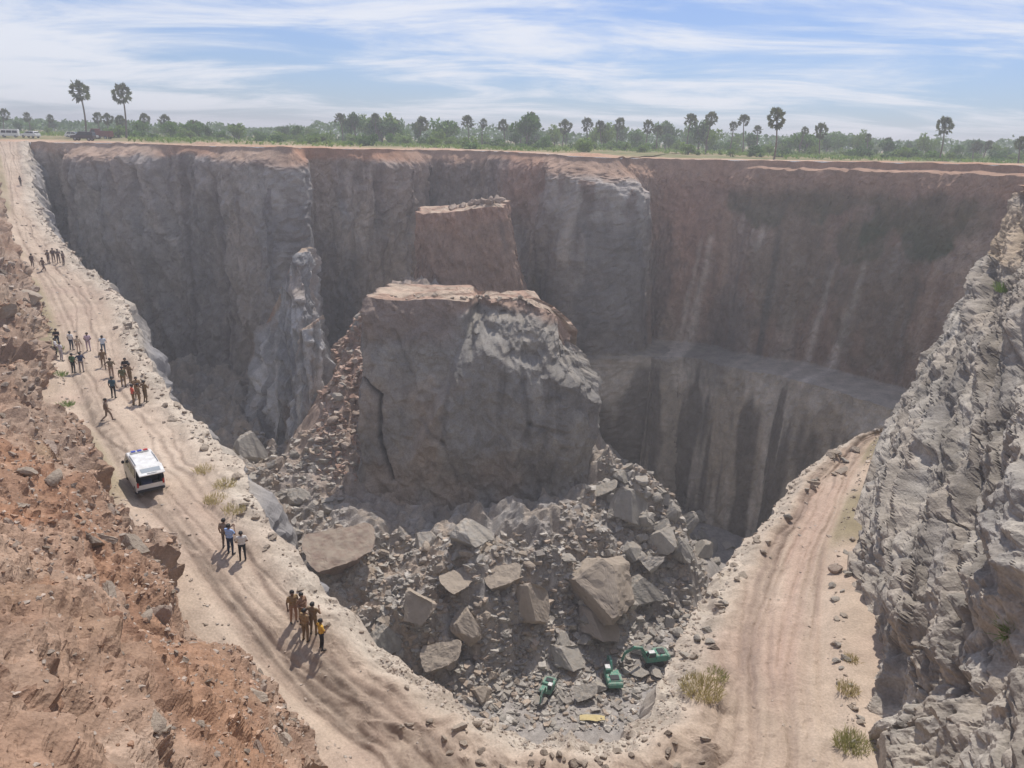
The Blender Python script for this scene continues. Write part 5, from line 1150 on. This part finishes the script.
# ------------------------------------------------------------------ vehicles
def poly_obj(name, V, F, mat, parent, smooth=False, bevel=0):
    me = bpy.data.meshes.new(name); me.from_pydata([tuple(map(float, v)) for v in V], [], F); me.materials.append(mat); me.update()
    if bevel:
        bm = bmesh.new(); bm.from_mesh(me); bmesh.ops.recalc_face_normals(bm, faces=bm.faces); bmesh.ops.bevel(bm, geom=[e for e in bm.edges if e.calc_face_angle(0) > .4], offset=bevel, segments=2, affect='EDGES', clamp_overlap=True); bm.to_mesh(me); bm.free()
    o = bpy.data.objects.new(name, me); COL.objects.link(o); o.parent = parent; return o
def box_obj(name, c, s, mat, parent, bevel=0.0, rot=(0, 0, 0)):
    V = [((i & 1)-.5, ((i >> 1) & 1)-.5, ((i >> 2) & 1)-.5) for i in range(8)]; V = [(v[0]*s[0], v[1]*s[1], v[2]*s[2]) for v in V]
    o = poly_obj(name, V, [(0, 2, 3, 1), (4, 5, 7, 6), (0, 1, 5, 4), (2, 6, 7, 3), (0, 4, 6, 2), (1, 3, 7, 5)], mat, parent, bevel=bevel); o.location = c; o.rotation_euler = rot; return o
def cyl_obj(name, c, r, L, mat, parent, axis='Y', seg=20, bevel=0.0):
    V = []; F = []
    for s in (-.5, .5):
        for k in range(seg):
            a = 6.28318*k/seg; q = (r*math.cos(a), s*L, r*math.sin(a)); V.append(q if axis == 'Y' else ((s*L, q[0], q[2]) if axis == 'X' else (q[0], q[2], s*L)))
    for k in range(seg): F.append((k, (k+1) % seg, seg+(k+1) % seg, seg+k))
    F += [tuple(range(seg))[::-1], tuple(range(seg, 2*seg))]; o = poly_obj(name, V, F, mat, parent, bevel=bevel); o.location = c; return o
P_WHITE = mat_plain('white_paint', (.74, .74, .73), .35, var=.06); P_GLASS = mat_plain('dark_glass', (.02, .023, .027), .12, var=.1, spec=.5); P_TYRE = mat_plain('tyre', (.025, .024, .023), .9); P_RIM = mat_plain('rim', (.32, .32, .33), .4, .6)
P_DARK = mat_plain('dark_trim', (.03, .03, .034), .7); P_RED = mat_plain('tail_lamp', (.45, .03, .025), .3); P_BLUE = mat_plain('blue_lens', (.06, .09, .42), .3); P_MAROON = mat_plain('maroon_paint', (.16, .05, .04), .4); P_GREY = mat_plain('grey_paint', (.25, .25, .26), .4); P_DKCAR = mat_plain('dark_car_paint', (.06, .045, .045), .35)
def wheel(parent, c, r, wd):
    w_ = cyl_obj('wheel', c, r*.62, wd*.9, P_DARK, parent, bevel=.01); t_ = cyl_obj('tyre', (0, 0, 0), r, wd, P_TYRE, w_, seg=24, bevel=.03); k = cyl_obj('rim', (0, 0, 0), r*.55, wd*1.06, P_RIM, w_, seg=14, bevel=.01)
def vehicle(name, loc, heading, W, prof, belt, top_in, paint, windows, wheels, wr_, open_rear=False):
    """side profile in (x forward, z); heading in radians of the +x axis"""
    e = empty(name, loc, heading); n = len(prof); zt = max(p[1] for p in prof)
    hw = lambda z: W/2*(1-top_in*max(0, (z-belt)/(zt-belt)))
    V = [(x, hw(z), z) for x, z in prof]+[(x, -hw(z), z) for x, z in prof]
    F = [tuple(range(n))[::-1], tuple(range(n, 2*n))]
    for i in range(n):
        j = (i+1) % n
        if open_rear and prof[i][0] < .12 and prof[j][0] < .12 and min(prof[i][1], prof[j][1]) > .5: continue
        F.append((i, j, n+j, n+i))
    poly_obj('body', V, F, paint, e, bevel=.045)
    for nm, pts in windows:
        if nm == 'side_window':
            for s in (-1, 1): poly_obj('side_window', [(x, s*(hw(z)+.012), z) for x, z in pts]+[(x, s*(hw(z)-.01), z) for x, z in pts], [tuple(range(len(pts)))]+[tuple(range(len(pts), 2*len(pts)))[::-1]]+[(i, (i+1) % len(pts), len(pts)+(i+1) % len(pts), len(pts)+i) for i in range(len(pts))], P_GLASS, e)
        else:
            (x0, z0), (x1, z1) = pts; dx, dz = x1-x0, z1-z0; L = math.hypot(dx, dz); nx, nz = dz/L, -dx/L
            if nm == 'rear_window': nx, nz = -nx, -nz
            o_ = .012; a = .9; poly_obj(nm, [(x0+nx*o_, -hw(z0)*a, z0+nz*o_), (x0+nx*o_, hw(z0)*a, z0+nz*o_), (x1+nx*o_, hw(z1)*a, z1+nz*o_), (x1+nx*o_, -hw(z1)*a, z1+nz*o_)], [(0, 1, 2, 3)], P_GLASS, e)
    for x in wheels:
        for s in (-1, 1): wheel(e, (x, s*(W/2-.09), wr_), wr_, .18)
    return e, hw
# the small white van with its tailgate up
pv = on_road(145, 484, -17)
VH = math.atan2(.80, -.60)
PV = [(0, .32), (.0, .75), (.02, 1.15), (.10, 1.78), (.35, 1.84), (2.5, 1.84), (2.75, 1.78), (3.25, 1.12), (3.5, .98), (3.58, .62), (3.56, .30), (3.25, .26), (.3, .26)]
hv = np.array([math.cos(VH), math.sin(VH)]); base = np.array([pv[0], pv[1]])-hv*1.8
zv = min(road_z(*(base+hv*t)) for t in (.6, 1.8, 3.0))
van, hw = vehicle('van', (base[0], base[1], zv-.01), VH, 1.52, PV, .95, .13, P_WHITE,
    [('side_window', [(.35, 1.12), (.40, 1.62), (1.15, 1.62), (1.15, 1.12)]), ('side_window', [(1.25, 1.12), (1.25, 1.62), (1.95, 1.62), (1.95, 1.12)]), ('side_window', [(2.05, 1.12), (2.05, 1.62), (2.58, 1.62), (2.98, 1.12)]), ('windscreen', [(3.22, 1.16), (2.80, 1.72)])], (.65, 2.95), .28, True)
van.rotation_euler = (0, math.atan2(road_z(*(base+hv*.3))-road_z(*(base+hv*3.3)), 3.0), VH)
tag(van, 'small white van with raised tailgate parked on the left road', 'van')
# dark interior shell, seat back and load
iv = [(.03, .62, .42), (.03, -.62, .42), (.06, .58, 1.72), (.06, -.58, 1.72), (2.2, .62, .42), (2.2, -.62, .42), (2.2, .58, 1.72), (2.2, -.58, 1.72)]
poly_obj('interior', iv, [(0, 4, 5, 1), (2, 3, 7, 6), (0, 2, 6, 4), (1, 5, 7, 3), (4, 6, 7, 5)], P_DARK, van)
box_obj('rear_seat', (.95, 0, .88), (.16, 1.14, .62), mat_plain('seat_cloth', (.07, .07, .09), .9), van, .05, (0, .15, 0))
box_obj('load', (.42, .12, .62), (.5, .55, .34), mat_plain('blue_crate', (.07, .09, .19), .7), van, .02); box_obj('load', (.35, -.36, .56), (.4, .3, .22), mat_plain('grey_box', (.22, .22, .24), .7), van, .02)
tg = poly_obj('tailgate', [(.14, .70, 1.845), (.14, -.70, 1.845), (-.80, -.68, 1.66), (-.80, .68, 1.66), (.14, .70, 1.80), (.14, -.70, 1.80), (-.80, -.68, 1.60), (-.80, .68, 1.60)], [(0, 1, 2, 3), (7, 6, 5, 4), (0, 4, 5, 1), (1, 5, 6, 2), (2, 6, 7, 3), (3, 7, 4, 0)], P_WHITE, van, bevel=.015)
poly_obj('rear_window', [(-.16, .52, 1.800), (-.16, -.52, 1.800), (-.55, -.50, 1.722), (-.55, .50, 1.722)], [(0, 1, 2, 3)], mat_plain('pale_glass', (.30, .33, .36), .1), tg); box_obj('number_plate_recess', (-.68, 0, 1.690), (.08, .5, .012), P_GREY, tg)
box_obj('bumper', (-.03, 0, .40), (.10, 1.46, .16), P_DARK, van, .03); box_obj('front_bumper', (3.60, 0, .40), (.10, 1.44, .18), P_DARK, van, .03)
for s in (-1, 1):
    box_obj('tail_lamp', (.0, s*.68, .78), (.05, .10, .28), P_RED, van, .01); box_obj('wing_mirror', (2.88, s*.86, 1.20), (.08, .16, .20), P_DARK, van, .03); box_obj('headlight', (3.56, s*.55, .78), (.06, .26, .16), P_RIM, van, .02)
    for x in (.40, .62): box_obj('roof_rail', (1.2, s*.60, 1.87), (1.6, .03, .04), P_RIM, van, .01) if x == .40 else None
lb = box_obj('light_bar', (2.30, 0, 1.90), (.22, 1.0, .10), P_WHITE, van, .02)
for s, m in ((-.33, P_RED), (.33, P_BLUE), (0, P_BLUE)): box_obj('lens', (0, s, .03), (.20, .26, .10), m, lb, .02)
# vehicles on the plain beyond the road
def far_xy(px, d): p = uy(px, 140, d); return (p[0], d, GZ-.05)
BUS = [(0, .5), (0, 2.5), (.15, 2.75), (6.0, 2.75), (6.4, 2.5), (6.7, 1.4), (6.8, .5)]
b_, _ = vehicle('minibus', far_xy(20, 182), math.radians(200), 2.1, BUS, 1.3, .08, P_WHITE, [('side_window', [(.4, 1.5), (.4, 2.3), (2.2, 2.3), (2.2, 1.5)]), ('side_window', [(2.4, 1.5), (2.4, 2.3), (4.2, 2.3), (4.2, 1.5)]), ('side_window', [(4.4, 1.5), (4.4, 2.3), (5.9, 2.3), (6.2, 1.5)]), ('windscreen', [(6.68, 1.5), (6.42, 2.4)])], (1.3, 5.4), .42)
b_.scale = (.55, .7, .65); tag(b_, 'white minibus at the head of the road, far left', 'minibus')
CARP = [(0, .35), (.02, .85), (.25, .95), (.55, 1.45), (2.2, 1.48), (3.0, .98), (3.95, .85), (4.05, .4)]
cw = [('side_window', [(.55, 1.0), (.72, 1.36), (1.5, 1.38), (1.5, 1.0)]), ('side_window', [(1.58, 1.0), (1.58, 1.38), (2.15, 1.38), (2.75, 1.0)]), ('windscreen', [(2.92, 1.02), (2.25, 1.44)]), ('rear_window', [(.28, 1.0), (.54, 1.40)])]
for px, d, hd, pt, lab in ((39, 182, 170, P_WHITE, 'white car parked right of the minibus'), (80, 185, 20, P_WHITE, 'white car parked just left of the tallest palm'), (102, 190, 190, P_GREY, 'grey car parked between the two tall palms'), (66, 195, 10, P_WHITE, 'white car parked left of the tallest palm, behind another')):
    c_, _ = vehicle('car', far_xy(px, d), math.radians(hd), 1.7, CARP, .95, .16, pt, cw, (.75, 3.2), .31); tag(c_, lab, 'car')
SUVP = [(0, .45), (.02, 1.0), (.12, 1.75), (2.7, 1.8), (3.3, 1.15), (4.3, 1.0), (4.4, .5)]
sw = [('side_window', [(.3, 1.15), (.35, 1.62), (1.4, 1.65), (1.4, 1.15)]), ('side_window', [(1.5, 1.15), (1.5, 1.65), (2.6, 1.65), (3.0, 1.15)]), ('windscreen', [(3.25, 1.2), (2.76, 1.74)]), ('rear_window', [(.04, 1.15), (.10, 1.65)])]
c_, _ = vehicle('car', far_xy(95, 163), math.radians(185), 1.8, SUVP, 1.05, .12, P_DKCAR, sw, (.85, 3.5), .38); tag(c_, 'dark off-road car parked alone at the pit rim', 'car'); 
TRK = [(0, .6), (0, 1.9), (3.2, 1.9), (3.22, 2.35), (4.3, 2.35), (4.75, 1.5), (4.85, .6)]
t_, _ = vehicle('truck', far_xy(112, 187), math.radians(175), 1.9, TRK, 1.3, .06, P_MAROON, [('side_window', [(3.4, 1.55), (3.4, 2.15), (4.2, 2.15), (4.5, 1.55)]), ('windscreen', [(4.74, 1.55), (4.34, 2.25)])], (1.0, 3.9), .42); tag(t_, 'maroon tipper truck parked beyond the dark car', 'truck')

# ------------------------------------------------------------------ green excavators on the pit floor
GREEN = mat_plain('green_paint', (.06, .27, .19), .65, var=.35, scale=1.6); 
def dusty(m, amount):
    """dust and dried mud that settled on faces looking up and in blotches"""
    nt = m.node_tree; N = nt.nodes; L = nt.links; b = N['Principled BSDF']; src = b.inputs['Base Color'].links[0].from_socket
    g = N.new('ShaderNodeNewGeometry'); sx = N.new('ShaderNodeSeparateXYZ'); L.new(g.outputs['Normal'], sx.inputs[0])
    dm = N.new('ShaderNodeMapRange'); dm.inputs[1].default_value = -0.2; dm.inputs[2].default_value = 1.0; dm.inputs[3].default_value = 0.15; L.new(sx.outputs['Z'], dm.inputs[0])
    tc = N.new('ShaderNodeTexCoord'); n3 = N.new('ShaderNodeTexNoise'); n3.inputs['Scale'].default_value = 2.2; n3.inputs['Detail'].default_value = 7; L.new(tc.outputs['Object'], n3.inputs['Vector'])
    r3 = N.new('ShaderNodeMapRange'); r3.inputs[1].default_value = 0.38; r3.inputs[2].default_value = 0.62; r3.inputs[4].default_value = amount; L.new(n3.outputs[0], r3.inputs[0])
    mu = N.new('ShaderNodeMath'); mu.operation = 'MULTIPLY'; L.new(dm.outputs[0], mu.inputs[0]); L.new(r3.outputs[0], mu.inputs[1])
    dx = N.new('ShaderNodeMix'); dx.data_type = 'RGBA'; L.new(mu.outputs[0], dx.inputs[0]); L.new(src, dx.inputs[6]); dx.inputs[7].default_value = (0.36, 0.31, 0.25, 1); L.new(dx.outputs[2], b.inputs['Base Color'])
dusty(GREEN, 0.75); dusty(P_WHITE, 0.45)
STEEL = mat_plain('worn_steel', (.16, .15, .14), .6, .5, var=.3)
def prism(name, pts, y0, y1, mat, parent, bevel=.03):
    n = len(pts); V = [(x, y0, z) for x, z in pts]+[(x, y1, z) for x, z in pts]
    return poly_obj(name, V, [tuple(range(n))[::-1], tuple(range(n, 2*n))]+[(i, (i+1) % n, n+(i+1) % n, n+i) for i in range(n)], mat, parent, bevel=bevel)
def strip(pts, w0, w1):
    """thicken a polyline in the x-z plane"""
    P = [np.array(p, float) for p in pts]; a = []; b = []
    for i, p in enumerate(P):
        d = P[min(i+1, len(P)-1)]-P[max(i-1, 0)]; d /= np.linalg.norm(d); nrm = np.array([-d[1], d[0]]); w_ = w0+(w1-w0)*i/(len(P)-1); a.append(p+nrm*w_); b.append(p-nrm*w_)
    return [tuple(q) for q in a]+[tuple(q) for q in b[::-1]]
def excavator(p, heading, swing, reach, label, scale=1.0):
    e = empty('excavator', (p[0], p[1], p[2]), math.radians(heading)); e.scale = (scale,)*3
    for s in (-1, 1):
        tr = [(-1.7, .18), (-1.45, .02), (1.45, .02), (1.7, .18), (1.8, .42), (1.65, .68), (1.4, .80), (-1.4, .80), (-1.65, .68), (-1.8, .42)]
        t = prism('track', tr, s*1.0-.26, s*1.0+.26, P_TYRE, e, .04)
        for k in range(11): box_obj('track_shoe', (-1.5+.3*k, s*1.0, .815), (.22, .56, .05), STEEL, t)
    box_obj('undercarriage', (0, 0, .55), (2.0, 1.5, .4), STEEL, e, .05); cyl_obj('turntable', (0, 0, .92), .65, .26, STEEL, e, 'Z', 20)
    ca, sa = math.cos(swing), math.sin(swing)
    h = prism('upper_body', [(-2.1, 1.15), (-2.2, 1.35), (-2.2, 2.05), (-2.0, 2.25), (-.2, 2.2), (-.2, 1.75), (1.5, 1.6), (1.6, 1.05), (-1.9, 1.05)], -1.25, 1.25, GREEN, e, .08); h.rotation_euler = (0, 0, swing)
    box_obj('engine_cover', (-1.35, 0, 2.28), (1.2, 1.5, .16), P_DARK, h, .04); cyl_obj('exhaust_pipe', (-1.0, .8, 2.5), .06, .6, STEEL, h, 'Z', 10)
    prism('counterweight', [(-2.75, 1.2), (-2.85, 1.5), (-2.75, 2.05), (-2.15, 2.12), (-2.15, 1.1)], -1.22, 1.22, GREEN, h, .12)
    cb = prism('cab', [(-.1, 1.6), (-.1, 2.85), (.15, 2.95), (1.15, 2.95), (1.45, 2.2), (1.55, 1.55)], .35, 1.25, GREEN, h, .05)
    poly_obj('side_window', [(.05, 1.262, 2.1), (.05, 1.262, 2.75), (1.05, 1.262, 2.75), (1.3, 1.262, 2.1)], [(0, 1, 2, 3)], P_GLASS, cb); poly_obj('windscreen', [(1.475, .42, 2.2), (1.475, 1.18, 2.2), (1.175, 1.18, 2.9), (1.175, .42, 2.9)], [(0, 1, 2, 3)], P_GLASS, cb); box_obj('cab_roof', (.62, .8, 2.97), (1.05, .84, .05), P_WHITE, cb, .02)
    j = np.array(reach[0]); bm_ = [(1.2, 1.6)]+reach[1]
    boom = prism('boom', strip(bm_, .30, .20), -.24, .16, GREEN, h, .03)
    stick = prism('stick', strip(reach[2], .22, .15), -.17, .09, GREEN, h, .03)
    bx, bz = reach[2][-1]; prism('bucket', [(bx-.1, bz+.25), (bx+.35, bz+.15), (bx+.45, bz-.45), (bx+.05, bz-.85), (bx-.55, bz-.75), (bx-.25, bz-.45), (bx-.2, bz-.05)], -.55, .47, STEEL, h, .03)
    prism('boom_cylinder', strip([(1.35, 1.35), ((bm_[1][0]+1.3)/2+.25, (bm_[1][1]+1.4)/2)], .07, .05), -.40, -.28, STEEL, h, .01); mx_ = len(bm_)//2
    prism('stick_cylinder', strip([(bm_[mx_][0], bm_[mx_][1]+.32), (reach[2][0][0], reach[2][0][1]+.32)], .07, .05), -.10, .02, STEEL, h, .01)
    return tag(e, label, 'excavator', 'green excavators on the pit floor')
REACH_ARCH = [(0, 0), [(2.2, 3.3), (3.6, 3.6), (5.2, 2.6)], [(5.0, 2.9), (5.6, 1.0)]]
REACH_LOW = [(0, 0), [(2.0, 2.8), (3.1, 2.9), (4.2, 2.1)], [(4.1, 2.4), (4.6, .85)]]
excavator(on_pit(612, 684), 75, math.radians(20), REACH_LOW, 'green excavator in the middle, body turned with its rear to the camera', .66)
excavator(on_pit(652, 664), 192, math.radians(0), REACH_ARCH, 'green excavator with arched boom, rightmost, partly behind the lip', .66)
excavator(on_pit(547, 694), 235, math.radians(15), REACH_LOW, 'small green excavator at left of the pit floor, arm reaching down', .52)
# yellow sheet on the floor
def yellow_sheet():
    p = on_pit(592, 720); n, m = 26, 14; u = np.linspace(-1.3, 1.3, n); v = np.linspace(-.45, .45, m); X, Y = np.meshgrid(u, v, indexing='ij'); X = X+.12*fbm(X*1.1, Y*1.1, 851, 2); Y = Y*(1-.25*(X/1.3)**2)+.15*fbm(X*.8, Y, 853, 2)
    Z = np.array([[PIT_Z(p[0]+a, p[1]+b) for a, b in zip(r1, r2)] for r1, r2 in zip(X, Y)])+.32+.10*fbm(X*2, Y*2, 855, 3)
    o = mesh_grid('tarpaulin', np.stack([X, Y, Z-p[2]], -1), mat_plain('yellow_tarp', (.52, .41, .19), .6, var=.2, scale=1.5)); o.location = tuple(p); sm = o.modifiers.new('t', 'SOLIDIFY'); sm.thickness = .02
    tag(o, 'crumpled yellow sheet lying on the pit floor before the machines', 'tarpaulin')
yellow_sheet()

# ------------------------------------------------------------------ haze: dusty air over the pit and the plain
def build_haze():
    bm = bmesh.new(); bmesh.ops.create_cube(bm, size=1.0)
    bmesh.ops.scale(bm, vec=(2600, 2600, 86), verts=bm.verts); bmesh.ops.translate(bm, vec=(0, 80, -68+43), verts=bm.verts)
    me = bpy.data.meshes.new('haze'); bm.to_mesh(me); bm.free(); o = bpy.data.objects.new('haze', me); COL.objects.link(o)
    m = bpy.data.materials.new('dusty_air'); m.use_nodes = True; nt = m.node_tree; N = nt.nodes
    N.remove(N['Principled BSDF']); v = N.new('ShaderNodeVolumePrincipled')
    v.inputs['Color'].default_value = (0.93, 0.92, 0.95, 1); v.inputs['Density'].default_value = 0.0012; v.inputs['Anisotropy'].default_value = 0.35
    nt.links.new(v.outputs[0], N['Material Output'].inputs['Volume']); me.materials.append(m); tag(o, kind='stuff')
build_haze()
